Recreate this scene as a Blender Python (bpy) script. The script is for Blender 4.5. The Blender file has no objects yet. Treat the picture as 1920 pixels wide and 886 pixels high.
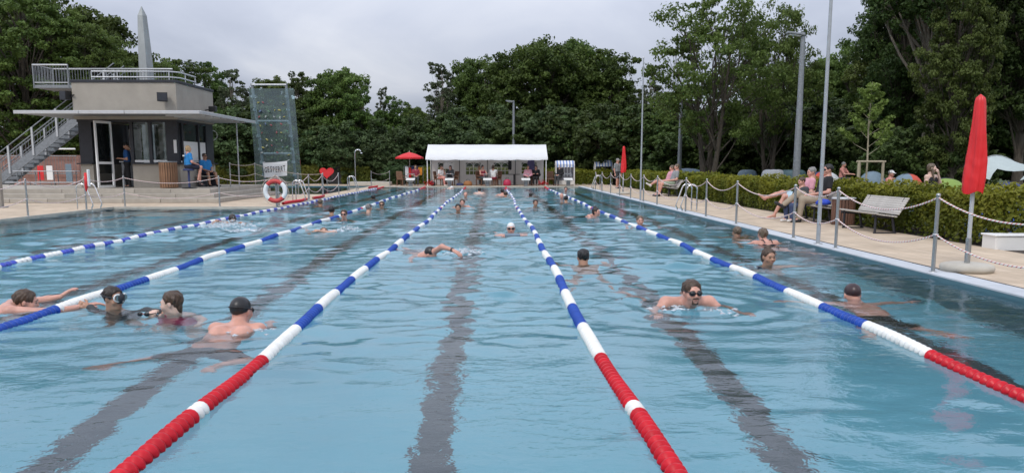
import bpy, bmesh, math, random
import numpy as np
from mathutils import Vector, Matrix, Euler, noise as mnoise

random.seed(7); rng = np.random.default_rng(11)
PI = math.pi
scene = bpy.context.scene
COL = scene.collection
R = math.radians

# ------------------------------------------------------------------ camera
CAM_H, FPX, PPX, PPY = 1.39, 1490.0, 960.0, 520.0          # eye height, focal length and principal point in photo pixels
TH = math.atan((PPY - 309.3) / FPX)                        # pitch down
PS = math.atan((PPX - 924) * math.cos(TH) / FPX)           # yaw to the right
cam_d = bpy.data.cameras.new("camera"); cam = bpy.data.objects.new("camera", cam_d); COL.objects.link(cam)
cam.location = (0, 0, CAM_H); cam.rotation_euler = (PI / 2 - TH, 0, -PS)
cam_d.sensor_width = 36; cam_d.lens = FPX / 1920 * 36
cam_d.shift_y = (PPY - 443) / 1920; cam_d.clip_start = .05; cam_d.clip_end = 3000
scene.camera = cam

# ------------------------------------------------------------------ sky and sun
SUN_EL, SUN_AZ = R(50), R(205)      # high, behind the camera and a little to its left (azimuth clockwise from +Y)
world = bpy.data.worlds.new("World"); scene.world = world; world.use_nodes = True
nt = world.node_tree; nt.nodes.clear()
def N(t, kind, **kw):
    n = t.nodes.new(kind)
    for k, v in kw.items():
        if k.startswith('i_'):
            key = k[2:]
            key = int(key) if key.isdigit() else key.replace('_', ' ')
            n.inputs[key].default_value = v
        else: setattr(n, k, v)
    return n
def L(t, a, b): t.links.new(a, b)
sky = N(nt, 'ShaderNodeTexSky', sky_type='NISHITA', sun_disc=False, sun_elevation=SUN_EL, sun_rotation=SUN_AZ)
bg1 = N(nt, 'ShaderNodeBackground', i_Strength=.1); L(nt, sky.outputs[0], bg1.inputs[0])
geo = N(nt, 'ShaderNodeTexCoord'); sep = N(nt, 'ShaderNodeSeparateXYZ'); L(nt, geo.outputs['Generated'], sep.inputs[0])
zc = N(nt, 'ShaderNodeMath', operation='MAXIMUM', i_1=0.0); L(nt, sep.outputs['Z'], zc.inputs[0])
za = N(nt, 'ShaderNodeMath', operation='ADD', i_1=.16); L(nt, zc.outputs[0], za.inputs[0])
dx = N(nt, 'ShaderNodeMath', operation='DIVIDE'); L(nt, sep.outputs['X'], dx.inputs[0]); L(nt, za.outputs[0], dx.inputs[1])
dy = N(nt, 'ShaderNodeMath', operation='DIVIDE'); L(nt, sep.outputs['Y'], dy.inputs[0]); L(nt, za.outputs[0], dy.inputs[1])
cmb = N(nt, 'ShaderNodeCombineXYZ'); L(nt, dx.outputs[0], cmb.inputs[0]); L(nt, dy.outputs[0], cmb.inputs[1])
cl = N(nt, 'ShaderNodeTexNoise', i_Scale=.55, i_Detail=7.0, i_Roughness=.52, i_Distortion=.6); L(nt, cmb.outputs[0], cl.inputs['Vector'])
ramp = N(nt, 'ShaderNodeValToRGB'); L(nt, cl.outputs['Fac'], ramp.inputs[0])
ramp.color_ramp.elements[0].position = .36; ramp.color_ramp.elements[0].color = (.43, .47, .58, 1)
ramp.color_ramp.elements[1].position = .68; ramp.color_ramp.elements[1].color = (.80, .82, .88, 1)
e = ramp.color_ramp.elements.new(.5); e.color = (.56, .60, .71, 1)
zen = N(nt, 'ShaderNodeMapRange', i_1=.02, i_2=.42, i_3=.72, i_4=1.95); L(nt, zc.outputs[0], zen.inputs[0])   # an overcast sky is brighter overhead
mul = N(nt, 'ShaderNodeVectorMath', operation='SCALE'); L(nt, ramp.outputs[0], mul.inputs[0]); L(nt, zen.outputs[0], mul.inputs['Scale'])
bg2 = N(nt, 'ShaderNodeBackground', i_Strength=1.0); L(nt, mul.outputs[0], bg2.inputs[0])
mx = N(nt, 'ShaderNodeMixShader', i_0=.93); L(nt, bg1.outputs[0], mx.inputs[1]); L(nt, bg2.outputs[0], mx.inputs[2])
wo = N(nt, 'ShaderNodeOutputWorld'); L(nt, mx.outputs[0], wo.inputs[0])
sun_d = bpy.data.lights.new("sun", 'SUN'); sun = bpy.data.objects.new("sun", sun_d); COL.objects.link(sun)
sun_d.energy = 1.5; sun_d.angle = R(14); sun_d.color = (1, .96, .9)
sun_dir = Vector((math.sin(SUN_AZ) * math.cos(SUN_EL), math.cos(SUN_AZ) * math.cos(SUN_EL), math.sin(SUN_EL)))
sun.rotation_euler = (-sun_dir).to_track_quat('-Z', 'Y').to_euler()
vs = scene.view_settings
vs.view_transform = 'Standard'; vs.look = 'None'; vs.exposure = 0.0; vs.gamma = 1; vs.use_curve_mapping = False
scene.cycles.max_bounces = 10; scene.cycles.transparent_max_bounces = 12
scene.cycles.caustics_refractive = True; scene.cycles.caustics_reflective = True; scene.cycles.blur_glossy = .3
scene.cycles.sample_clamp_indirect = 4.0

# ------------------------------------------------------------------ placing: a photo pixel -> the point on a level / at a distance
_ct, _st, _cp, _sp = math.cos(TH), math.sin(TH), math.cos(PS), math.sin(PS)
_R = Vector((_cp, -_sp, 0)); _F = Vector((_sp * _ct, _cp * _ct, -_st)); _U = Vector((_sp * _st, _cp * _st, _ct))
def ray(px, py): return _R * ((px - PPX) / FPX) - _U * ((py - PPY) / FPX) + _F
def at(px, py, z=0.0):
    d = ray(px, py); t = (z - CAM_H) / d.z
    return Vector((d.x * t, d.y * t, z))
def atY(px, py, Y):
    d = ray(px, py); t = Y / d.y
    return Vector((d.x * t, Y, CAM_H + d.z * t))
def xat(px, Y): return atY(px, 309.3, Y).x
def zat(px, py, Y): return atY(px, py, Y).z

# ------------------------------------------------------------------ materials
def mat(name, col, rough=.6, metal=0.0, var=.0, vscale=8.0, bump=0.0, bscale=40.0, col2=None, spec=.5, trans=0.0, stretch=None, rand=0.0):
    m = bpy.data.materials.new(name); m.use_nodes = True; t = m.node_tree
    b = t.nodes['Principled BSDF']
    b.inputs['Roughness'].default_value = rough; b.inputs['Metallic'].default_value = metal
    b.inputs['Specular IOR Level'].default_value = spec
    b.inputs['Base Color'].default_value = (*col, 1)
    tc = N(t, 'ShaderNodeTexCoord'); vec = tc.outputs['Object']
    if stretch:
        mp = N(t, 'ShaderNodeMapping'); mp.inputs['Scale'].default_value = stretch; L(t, vec, mp.inputs[0]); vec = mp.outputs[0]
    if var or col2:
        n = N(t, 'ShaderNodeTexNoise', i_Scale=vscale, i_Detail=5.0, i_Roughness=.6); L(t, vec, n.inputs['Vector'])
        mr = N(t, 'ShaderNodeMapRange', i_1=.3, i_2=.7); L(t, n.outputs['Fac'], mr.inputs[0])
        a = tuple(max(0, c * (1 - var)) for c in col); c2 = col2 or tuple(min(1, c * (1 + var)) for c in col)
        mi = N(t, 'ShaderNodeMix', data_type='RGBA'); mi.inputs[6].default_value = (*a, 1); mi.inputs[7].default_value = (*c2, 1)
        L(t, mr.outputs[0], mi.inputs[0]); out = mi.outputs[2]
        if rand:
            oi = N(t, 'ShaderNodeObjectInfo'); r2 = N(t, 'ShaderNodeMapRange', i_3=1 - rand, i_4=1 + rand); L(t, oi.outputs['Random'], r2.inputs[0])
            vm = N(t, 'ShaderNodeVectorMath', operation='SCALE'); L(t, out, vm.inputs[0]); L(t, r2.outputs[0], vm.inputs['Scale']); out = vm.outputs[0]
        L(t, out, b.inputs['Base Color'])
    if bump:
        n2 = N(t, 'ShaderNodeTexNoise', i_Scale=bscale, i_Detail=4.0); L(t, vec, n2.inputs['Vector'])
        bp = N(t, 'ShaderNodeBump', i_Strength=bump, i_Distance=.01); L(t, n2.outputs['Fac'], bp.inputs['Height']); L(t, bp.outputs[0], b.inputs['Normal'])
    if trans: b.inputs['Transmission Weight'].default_value = trans
    return m

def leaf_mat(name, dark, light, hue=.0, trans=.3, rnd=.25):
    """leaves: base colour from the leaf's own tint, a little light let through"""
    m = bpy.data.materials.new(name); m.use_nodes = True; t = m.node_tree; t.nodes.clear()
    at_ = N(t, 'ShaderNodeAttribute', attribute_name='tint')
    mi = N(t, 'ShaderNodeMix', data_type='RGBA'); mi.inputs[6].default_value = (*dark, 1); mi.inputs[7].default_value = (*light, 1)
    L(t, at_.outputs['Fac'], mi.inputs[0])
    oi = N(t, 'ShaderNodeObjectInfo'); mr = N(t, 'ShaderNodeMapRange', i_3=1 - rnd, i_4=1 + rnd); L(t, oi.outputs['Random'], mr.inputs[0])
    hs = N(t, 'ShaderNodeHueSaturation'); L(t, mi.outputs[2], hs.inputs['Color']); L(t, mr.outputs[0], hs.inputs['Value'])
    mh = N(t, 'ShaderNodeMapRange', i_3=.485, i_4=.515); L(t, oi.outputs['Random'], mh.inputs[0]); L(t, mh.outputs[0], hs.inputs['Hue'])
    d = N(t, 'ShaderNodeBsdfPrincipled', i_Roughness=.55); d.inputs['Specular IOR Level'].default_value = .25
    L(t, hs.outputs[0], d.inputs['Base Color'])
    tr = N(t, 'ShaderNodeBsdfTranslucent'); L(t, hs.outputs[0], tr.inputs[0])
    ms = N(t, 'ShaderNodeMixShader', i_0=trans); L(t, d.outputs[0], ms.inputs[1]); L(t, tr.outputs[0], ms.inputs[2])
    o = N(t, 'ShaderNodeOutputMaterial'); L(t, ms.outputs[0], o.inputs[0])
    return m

def glass_mat(name, col, fac=.8, rough=.02):
    """thin clear pane: mostly see-through, mirror-like at a slant"""
    m = bpy.data.materials.new(name); m.use_nodes = True; t = m.node_tree; t.nodes.clear()
    tr = N(t, 'ShaderNodeBsdfTransparent'); tr.inputs[0].default_value = (*col, 1)
    gl = N(t, 'ShaderNodeBsdfGlossy', i_Roughness=rough)
    df = N(t, 'ShaderNodeBsdfDiffuse'); df.inputs[0].default_value = (.5, .62, .64, 1)
    fr = N(t, 'ShaderNodeFresnel', i_IOR=1.5)
    a = N(t, 'ShaderNodeMixShader', i_0=1 - fac); L(t, tr.outputs[0], a.inputs[1]); L(t, df.outputs[0], a.inputs[2])
    b = N(t, 'ShaderNodeMixShader'); L(t, fr.outputs[0], b.inputs[0]); L(t, a.outputs[0], b.inputs[1]); L(t, gl.outputs[0], b.inputs[2])
    o = N(t, 'ShaderNodeOutputMaterial'); L(t, b.outputs[0], o.inputs[0]); return m

M = {}
M['steel'] = mat('brushed_steel', (.42, .43, .43), .38, .9, var=.12, vscale=30)
M['galv'] = mat('galvanised_steel', (.24, .255, .27), .55, .45, var=.2, vscale=14)
M['alu'] = mat('light_aluminium', (.52, .53, .54), .42, .35, var=.06)
M['chrome'] = mat('polished_steel', (.75, .75, .75), .16, 1.0)
M['dark'] = mat('dark_anthracite', (.022, .024, .032), .5, var=.2)
M['black'] = mat('black_plastic', (.012, .012, .013), .5)
M['render'] = mat('beige_render', (.345, .312, .265), .9, var=.10, vscale=1.6, bump=.25, bscale=90)
M['plinth'] = mat('taupe_plinth', (.27, .25, .22), .9, var=.1, bump=.2)
M['white'] = mat('white_paint', (.78, .78, .77), .5, var=.03)
M['pvc'] = mat('white_tarpaulin', (.86, .87, .88), .55, var=.03, vscale=2, bump=.15, bscale=3)
M['pvcwall'] = mat('tent_wall_sheet', (.82, .80, .79), .7, var=.05, vscale=1.5, bump=.2, bscale=2)
for k_, q_ in (('pvc', .22), ('pvcwall', .25)):      # tarpaulin lets some daylight through
    t_ = M[k_].node_tree; pb_ = t_.nodes['Principled BSDF']; tl_ = N(t_, 'ShaderNodeBsdfTranslucent'); tl_.inputs[0].default_value = (.85, .84, .83, 1); mm_ = N(t_, 'ShaderNodeMixShader', i_0=q_)
    L(t_, pb_.outputs[0], mm_.inputs[1]); L(t_, tl_.outputs[0], mm_.inputs[2]); L(t_, mm_.outputs[0], t_.nodes['Material Output'].inputs[0])
M['red'] = mat('red_cloth', (.62, .025, .03), .65, var=.14, vscale=5, bump=.5, bscale=9)
M['redfloat'] = mat('red_plastic', (.54, .008, .020), .34, var=.14, vscale=25, rand=.10, spec=.28)
M['whitefloat'] = mat('white_plastic', (.80, .80, .77), .35, var=.06, vscale=20, rand=.05)
M['bluefloat'] = mat('blue_plastic', (.014, .066, .36), .36, var=.18, vscale=20, rand=.12, spec=.3)
M['blue1float'] = mat('violet_blue_plastic', (.05, .08, .46), .32, var=.15, vscale=20, rand=.1)
M['redbuoy'] = mat('red_buoy_cover', (.50, .05, .045), .5, var=.1)
M['wood'] = mat('weathered_wood', (.23, .125, .07), .75, var=.35, vscale=7, stretch=(6, 6, .6), bump=.2, rand=.18)
M['woodred'] = mat('reddish_brown_wood', (.15, .075, .05), .75, var=.35, vscale=7, stretch=(6, 6, .6), bump=.2, rand=.2)
M['slat'] = mat('bleached_wood', (.47, .44, .40), .7, var=.16, vscale=6, stretch=(6, 1, 6), rand=.1)
M['stake'] = mat('pale_timber', (.36, .31, .22), .8, var=.2, vscale=8)
M['bark'] = mat('bark', (.075, .062, .048), .95, var=.4, vscale=5, stretch=(3, 3, .7), bump=.6, bscale=12)
M['barkpale'] = mat('pale_bark', (.17, .145, .115), .95, var=.35, vscale=4, stretch=(3, 3, .7), bump=.6, bscale=10)
M['twig'] = mat('hedge_stem', (.13, .10, .075), .95, var=.3)
M['stone'] = mat('grey_step_stone', (.37, .335, .285), .88, var=.15, vscale=2.2, bump=.2, bscale=60, rand=.11)
M['edge'] = mat('pale_grey_edge_slab', (.50, .53, .56), .6, var=.08, vscale=4, bump=.1, rand=.05)
M['concrete'] = mat('cream_concrete', (.46, .43, .37), .9, var=.1, vscale=6, bump=.3)
M['cream'] = mat('white_concrete', (.72, .71, .68), .8, var=.05, vscale=3)
M['tent_grey'] = mat('grey_tent_fabric', (.30, .32, .33), .7, var=.06, vscale=2)
M['tent_white'] = mat('white_tent_fabric', (.68, .70, .73), .7, var=.05, vscale=2)
M['tent_blue'] = mat('navy_tent_fabric', (.03, .045, .13), .7, var=.1)
M['tent_teal'] = mat('teal_tent_fabric', (.10, .17, .20), .6, var=.1)
M['tent_green'] = mat('lime_tent_fabric', (.20, .30, .06), .7, var=.08)
M['tent_red'] = mat('orange_red_tent_fabric', (.50, .07, .04), .7, var=.08)
M['tent_sky'] = mat('steel_blue_tent_fabric', (.15, .21, .26), .7, var=.08)
M['rattan'] = mat('brown_wicker', (.17, .09, .055), .8, var=.4, vscale=40, bump=.5, bscale=60)
M['wicker'] = mat('white_wicker', (.62, .60, .57), .8, var=.12, vscale=40, bump=.4, bscale=60)
M['soil'] = mat('dark_soil', (.045, .034, .026), 1.0, var=.4, vscale=9, bump=.6)
M['glass'] = glass_mat('window_glass', (.80, .84, .84), .985)
M['climb'] = glass_mat('tinted_climbing_glass', (.76, .86, .87), .93)
M['orange'] = mat('orange_cloth', (.70, .27, .03), .7, var=.15)
M['purple'] = mat('violet_cloth', (.115, .105, .235), .8, var=.15)
M['brick'] = mat('pinkish_wall', (.30, .17, .14), .9, var=.2, vscale=2)
M['paper'] = mat('white_paper', (.75, .75, .74), .7)

# ------------------------------------------------------------------ mesh building
def link(o, parent=None):
    COL.objects.link(o)
    if parent is not None: o.parent = parent
    return o
def tag(o, label=None, cat=None, group=None, kind=None):
    if label: o['label'] = label
    if cat: o['category'] = cat
    if group: o['group'] = group
    if kind: o['kind'] = kind
    return o
def empty(name, loc=(0, 0, 0), rz=0.0, label=None, cat=None, group=None):
    o = bpy.data.objects.new(name, None); o.empty_display_size = .1
    link(o); o.location = loc; o.rotation_euler = (0, 0, rz); return tag(o, label, cat, group)

def frame_of(d):
    d = Vector(d).normalized(); a = Vector((0, 0, 1)) if abs(d.z) < .95 else Vector((1, 0, 0))
    u = d.cross(a).normalized(); return u, d.cross(u).normalized()

class MB:
    def __init__(self): self.v = []; self.f = []; self.m = []; self.s = []
    def add(self, vs, fs, mi=0, smooth=False):
        o = len(self.v); self.v += [tuple(p) for p in vs]
        for f in fs: self.f.append(tuple(i + o for i in f)); self.m.append(mi); self.s.append(smooth)
        return self
    def box(self, c, size, rz=0.0, mi=0, rot=None, bev=0.0):
        cx, cy, cz = c; a, b, h = (s / 2 for s in size)
        mt = rot if rot is not None else Matrix.Rotation(rz, 3, 'Z')
        if bev <= 0:
            P = [(x, y, z) for x in (-a, a) for y in (-b, b) for z in (-h, h)]
            fs = [(0, 1, 3, 2), (4, 6, 7, 5), (0, 4, 5, 1), (2, 3, 7, 6), (0, 2, 6, 4), (1, 5, 7, 3)]
        else:
            P = []
            for z, i in ((-h, bev), (-h + bev, 0), (h - bev, 0), (h, bev)):
                A, B = a - i, b - i; k = bev if i == 0 else bev * .3
                P += [(-A + k, -B, z), (A - k, -B, z), (A, -B + k, z), (A, B - k, z), (A - k, B, z), (-A + k, B, z), (-A, B - k, z), (-A, -B + k, z)]
            fs = [tuple(range(7, -1, -1)), tuple(range(24, 32))]
            for l in range(3):
                for i in range(8): fs.append((l * 8 + i, l * 8 + (i + 1) % 8, l * 8 + 8 + (i + 1) % 8, l * 8 + 8 + i))
        return self.add([mt @ Vector(p) + Vector((cx, cy, cz)) for p in P], fs, mi)
    def tube(self, pts, r, n=8, mi=0, caps=True, smooth=True, flat=1.0):
        pts = [Vector(p) for p in pts]; k = len(pts)
        rs = list(r) if isinstance(r, (list, tuple)) else [r] * k
        vs = []; fs = []; u = None
        for i, p in enumerate(pts):
            d = (pts[min(i + 1, k - 1)] - pts[max(i - 1, 0)])
            if d.length < 1e-9: d = Vector((0, 0, 1))
            d.normalize()
            if u is None: u, w = frame_of(d)
            else:
                u = (u - d * u.dot(d))
                u = u.normalized() if u.length > 1e-6 else frame_of(d)[0]
                w = d.cross(u)
            for j in range(n):
                a = 2 * PI * j / n; vs.append(p + (u * math.cos(a) + w * math.sin(a) * flat) * rs[i])
        for i in range(k - 1):
            for j in range(n): fs.append((i * n + j, i * n + (j + 1) % n, (i + 1) * n + (j + 1) % n, (i + 1) * n + j))
        self.add(vs, fs, mi, smooth)
        if caps: self.add(vs[:n], [tuple(range(n - 1, -1, -1))], mi); self.add(vs[-n:], [tuple(range(n))], mi)
        return self
    def lathe(self, prof, c=(0, 0, 0), n=16, mi=0, smooth=True, axis='Z', sx=1.0, sy=1.0):
        vs = []; fs = []; k = len(prof)
        for r, z in prof:
            for j in range(n):
                a = 2 * PI * j / n; x, y = r * math.cos(a) * sx, r * math.sin(a) * sy
                p = (x, y, z) if axis == 'Z' else ((x, z, y) if axis == 'Y' else (z, x, y))
                vs.append((p[0] + c[0], p[1] + c[1], p[2] + c[2]))
        for i in range(k - 1):
            for j in range(n): fs.append((i * n + j, i * n + (j + 1) % n, (i + 1) * n + (j + 1) % n, (i + 1) * n + j))
        return self.add(vs, fs, mi, smooth)
    def quad(self, a, b, c, d, mi=0): return self.add([a, b, c, d], [(0, 1, 2, 3)], mi)
    def prism(self, poly, z0, z1, mi=0):
        n = len(poly); vs = [(x, y, z0) for x, y in poly] + [(x, y, z1) for x, y in poly]
        fs = [tuple(range(n - 1, -1, -1)), tuple(range(n, 2 * n))] + [(i, (i + 1) % n, n + (i + 1) % n, n + i) for i in range(n)]
        return self.add(vs, fs, mi)
    def data(self, name, mats):
        me = bpy.data.meshes.new(name); me.from_pydata(self.v, [], self.f)
        for m in (mats if isinstance(mats, (list, tuple)) else [mats]): me.materials.append(m)
        me.polygons.foreach_set('material_index', self.m); me.polygons.foreach_set('use_smooth', self.s)
        me.update(); return me
    def build(self, name, mats, parent=None, loc=None):
        o = link(bpy.data.objects.new(name, self.data(name, mats)), parent)
        if loc is not None: o.location = loc
        return o

def mesh_np(name, v, f, mats, smooth=True, tint=None):
    v = np.asarray(v, np.float32); f = np.asarray(f, np.int32); k = f.shape[1]
    me = bpy.data.meshes.new(name); me.vertices.add(len(v)); me.vertices.foreach_set('co', v.ravel())
    me.loops.add(f.size); me.loops.foreach_set('vertex_index', f.ravel())
    me.polygons.add(len(f)); me.polygons.foreach_set('loop_start', np.arange(0, f.size, k, dtype=np.int32))
    me.polygons.foreach_set('use_smooth', np.full(len(f), smooth))
    for m in (mats if isinstance(mats, (list, tuple)) else [mats]): me.materials.append(m)
    if tint is not None:
        a = me.attributes.new('tint', 'FLOAT', 'FACE'); a.data.foreach_set('value', np.asarray(tint, np.float32))
    me.update(calc_edges=True); return me

def copy_tree(o, parent=None):
    c = o.copy(); COL.objects.link(c)
    if parent is not None: c.parent = parent; c.matrix_parent_inverse = o.matrix_parent_inverse.copy()
    for ch in list(o.children): copy_tree(ch, c)
    return c

def rect_cells(x0, x1, y0, y1, holes, extra_x=(), extra_y=()):
    xs = sorted({x0, x1, *[h[0] for h in holes], *[h[1] for h in holes], *extra_x}); ys = sorted({y0, y1, *[h[2] for h in holes], *[h[3] for h in holes], *extra_y})
    xs = [x for x in xs if x0 <= x <= x1]; ys = [y for y in ys if y0 <= y <= y1]
    for i in range(len(xs) - 1):
        for j in range(len(ys) - 1):
            cx, cy = (xs[i] + xs[i + 1]) / 2, (ys[j] + ys[j + 1]) / 2
            if not any(h[0] < cx < h[1] and h[2] < cy < h[3] for h in holes): yield xs[i], xs[i + 1], ys[j], ys[j + 1]
def sag(a, b, drop, n=12):
    a, b = Vector(a), Vector(b)
    return [a.lerp(b, t / n) - Vector((0, 0, drop * (1 - (2 * t / n - 1) ** 2))) for t in range(n + 1)]
def rope_mesh(name, pts, r, m, n=6):
    """rope with a twist: attributes along and around feed the red tracer in its material"""
    pts = [Vector(p) for p in pts]; v = []; al = []; an = []; s = 0.0
    for i, p in enumerate(pts):
        if i: s += (p - pts[i - 1]).length
        d = (pts[min(i + 1, len(pts) - 1)] - pts[max(i - 1, 0)]).normalized(); u, w = frame_of(d)
        for j in range(n):
            a = 2 * PI * j / n; v.append(p + (u * math.cos(a) + w * math.sin(a)) * r); al.append(s); an.append(j / n)
    f = [(i * n + j, i * n + (j + 1) % n, (i + 1) * n + (j + 1) % n, (i + 1) * n + j) for i in range(len(pts) - 1) for j in range(n)]
    me = mesh_np(name, [tuple(p) for p in v], f, m)
    a = me.attributes.new('along', 'FLOAT', 'POINT'); a.data.foreach_set('value', al)
    a = me.attributes.new('around', 'FLOAT', 'POINT'); a.data.foreach_set('value', an)
    return me
def rope_mat(name, c1, c2, freq):
    m = mat(name, c1, .8); t = m.node_tree; b = t.nodes['Principled BSDF']
    a1 = N(t, 'ShaderNodeAttribute', attribute_name='along'); a2 = N(t, 'ShaderNodeAttribute', attribute_name='around')
    mm = N(t, 'ShaderNodeMath', operation='MULTIPLY', i_1=freq); L(t, a1.outputs['Fac'], mm.inputs[0])
    ad = N(t, 'ShaderNodeMath', operation='ADD'); L(t, mm.outputs[0], ad.inputs[0]); L(t, a2.outputs['Fac'], ad.inputs[1])
    fr = N(t, 'ShaderNodeMath', operation='FRACT'); L(t, ad.outputs[0], fr.inputs[0])
    gt = N(t, 'ShaderNodeMath', operation='GREATER_THAN', i_1=.66); L(t, fr.outputs[0], gt.inputs[0])
    mi = N(t, 'ShaderNodeMix', data_type='RGBA'); mi.inputs[6].default_value = (*c1, 1); mi.inputs[7].default_value = (*c2, 1)
    L(t, gt.outputs[0], mi.inputs[0]); L(t, mi.outputs[2], b.inputs['Base Color']); return m
M['rope'] = rope_mat('red_and_white_rope', (.74, .70, .66), (.55, .16, .15), 14)
M['ropepale'] = rope_mat('pale_tan_rope', (.62, .54, .47), (.48, .34, .28), 9)
# ================================================================== GROUND, POOL, DECK
PX0, PX1, PY0, PY1, WX0, WY1 = -6.95, 5.42, .66, 50.66, -12.2, 25.9
DX0, DX1, DY0, DY1 = -20.0, -7.75, 37.0, 52.0
DECK = .06
holes = [(PX0, PX1, PY0, PY1), (WX0, PX0, PY0, WY1), (DX0, DX1, DY0, DY1)]

def sheet(name, x0, x1, y0, y1, z, m, holes=(), kind='structure', ex=(), ey=()):
    b = MB()
    for a, c, d, e in rect_cells(x0, x1, y0, y1, holes, ex, ey): b.quad((a, d, z), (c, d, z), (c, e, z), (a, e, z))
    return tag(b.build(name, m), kind=kind)

grass = mat('lawn_grass', (.045, .07, .022), .95, var=.45, vscale=.6, bump=.7, bscale=25)
sheet('ground', -700, 700, -60, 1400, 0.0, grass, holes)

# cream paving: grain, bedding tone from stone to stone, thin joints
pav = bpy.data.materials.new('cream_paving'); pav.use_nodes = True; t = pav.node_tree; b = t.nodes['Principled BSDF']; b.inputs['Roughness'].default_value = .85
tc = N(t, 'ShaderNodeTexCoord'); mp = N(t, 'ShaderNodeMapping'); mp.inputs['Rotation'].default_value = (0, 0, PI / 2); L(t, tc.outputs['Object'], mp.inputs[0])
br = N(t, 'ShaderNodeTexBrick', i_Scale=1.0); L(t, mp.outputs[0], br.inputs['Vector'])
br.inputs['Color1'].default_value = (.50, .395, .285, 1); br.inputs['Color2'].default_value = (.575, .465, .345, 1); br.inputs['Mortar'].default_value = (.39, .31, .225, 1)
br.inputs['Mortar Size'].default_value = .006; br.inputs['Brick Width'].default_value = .4; br.inputs['Row Height'].default_value = .2; br.inputs['Bias'].default_value = -.2
nz = N(t, 'ShaderNodeTexNoise', i_Scale=1.3, i_Detail=6.0, i_Roughness=.65); L(t, tc.outputs['Object'], nz.inputs['Vector'])
mr = N(t, 'ShaderNodeMapRange', i_1=.28, i_2=.7, i_3=.76, i_4=1.13); L(t, nz.outputs['Fac'], mr.inputs[0])
vm = N(t, 'ShaderNodeVectorMath', operation='SCALE'); L(t, br.outputs[0], vm.inputs[0]); L(t, mr.outputs[0], vm.inputs['Scale']); L(t, vm.outputs[0], b.inputs['Base Color'])
n2 = N(t, 'ShaderNodeTexNoise', i_Scale=70.0, i_Detail=3.0); L(t, tc.outputs['Object'], n2.inputs['Vector'])
bp = N(t, 'ShaderNodeBump', i_Strength=.2, i_Distance=.005); L(t, n2.outputs['Fac'], bp.inputs['Height']); L(t, bp.outputs[0], b.inputs['Normal'])
E_ = .33
deck_holes = [(PX0 - .02, PX1 + E_, PY0, PY1 + .02), (WX0 - .02, PX0, PY0, WY1 + .02), (DX0, DX1, DY0, DY1)]
deck = sheet('pool_deck', -32, 8.05, -4, 57, DECK, pav, deck_holes)

# pale edge slabs along the right side, each a block of its own; narrow kerb elsewhere
slab = MB().box((0, 0, 0), (E_ - .012, .985, .09), bev=.006).data('edge_slab', M['edge'])
y = PY0 + .5; rr = random.Random(4)
while y < PY1:
    o = link(bpy.data.objects.new('edge_slab', slab), deck); o.location = (PX1 + E_ / 2, y, DECK - .04 + rr.uniform(-.003, .003)); y += 1.0
kerb = MB()
for x0, x1, y0, y1 in ((WX0 - .02, WX0 + .04, PY0, WY1 + .02), (WX0 + .04, PX0, WY1 - .04, WY1 + .02), (PX0 - .02, PX0 + .05, WY1 + .02, PY1 + .02), (PX0 + .05, PX1, PY1 - .06, PY1 + .02)):
    kerb.box(((x0 + x1) / 2, (y0 + y1) / 2, 0), (x1 - x0, y1 - y0, .13))
kerb.build('pool_kerb', M['concrete'], deck)
gut = MB(); gut.box((PX1 + E_ + .012, 25.6, DECK - .018), (.024, 50, .05)); gut.build('drain_slot', M['black'], deck)

# basin
DEP = 1.75
floor_m = mat('pool_lining', (.160, .428, .520), .6, var=.035, vscale=1.2)
line_m = mat('dark_lane_stripe', (.052, .064, .074), .6, var=.15)
wall_m = mat('pool_wall_steel', (.075, .165, .20), .5, var=.08, vscale=1.0)
bs = MB()
def basin(bs, x0, x1, y0, y1, skip=()):
    z0, z1 = -DEP, .045
    bs.quad((x0, y0, z0), (x1, y0, z0), (x1, y1, z0), (x0, y1, z0))
    if 'l' not in skip: bs.quad((x0, y0, z0), (x0, y1, z0), (x0, y1, z1), (x0, y0, z1), 1)
    if 'r' not in skip: bs.quad((x1, y1, z0), (x1, y0, z0), (x1, y0, z1), (x1, y1, z1), 1)
    if 'n' not in skip: bs.quad((x1, y0, z0), (x0, y0, z0), (x0, y0, z1), (x1, y0, z1), 1)
    if 'f' not in skip: bs.quad((x0, y1, z0), (x1, y1, z0), (x1, y1, z1), (x0, y1, z1), 1)
basin(bs, PX0, PX1, PY0, WY1, 'lf'); basin(bs, PX0, PX1, WY1, PY1, 'n'); basin(bs, WX0, PX0, PY0, WY1, 'r')
pool = tag(bs.build('swimming_pool', [floor_m, wall_m]), kind='structure')
for x in (-10.75, -8.4, -5.55, -2.95, -.43, 2.03, 4.33):
    m = MB(); y1 = 48.6 if x > PX0 else WY1 - 1.0
    m.quad((x - .14, 2.2, -DEP + .005), (x + .14, 2.2, -DEP + .005), (x + .14, y1, -DEP + .005), (x - .14, y1, -DEP + .005))
    m.build('lane_stripe', line_m, pool)
b2 = MB(); DEP, _d = 3.5, DEP; basin(b2, DX0, DX1, DY0, DY1); DEP = _d
tag(b2.build('diving_pool', [mat('diving_pool_lining', (.06, .16, .20), .6), wall_m]), kind='structure')

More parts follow.
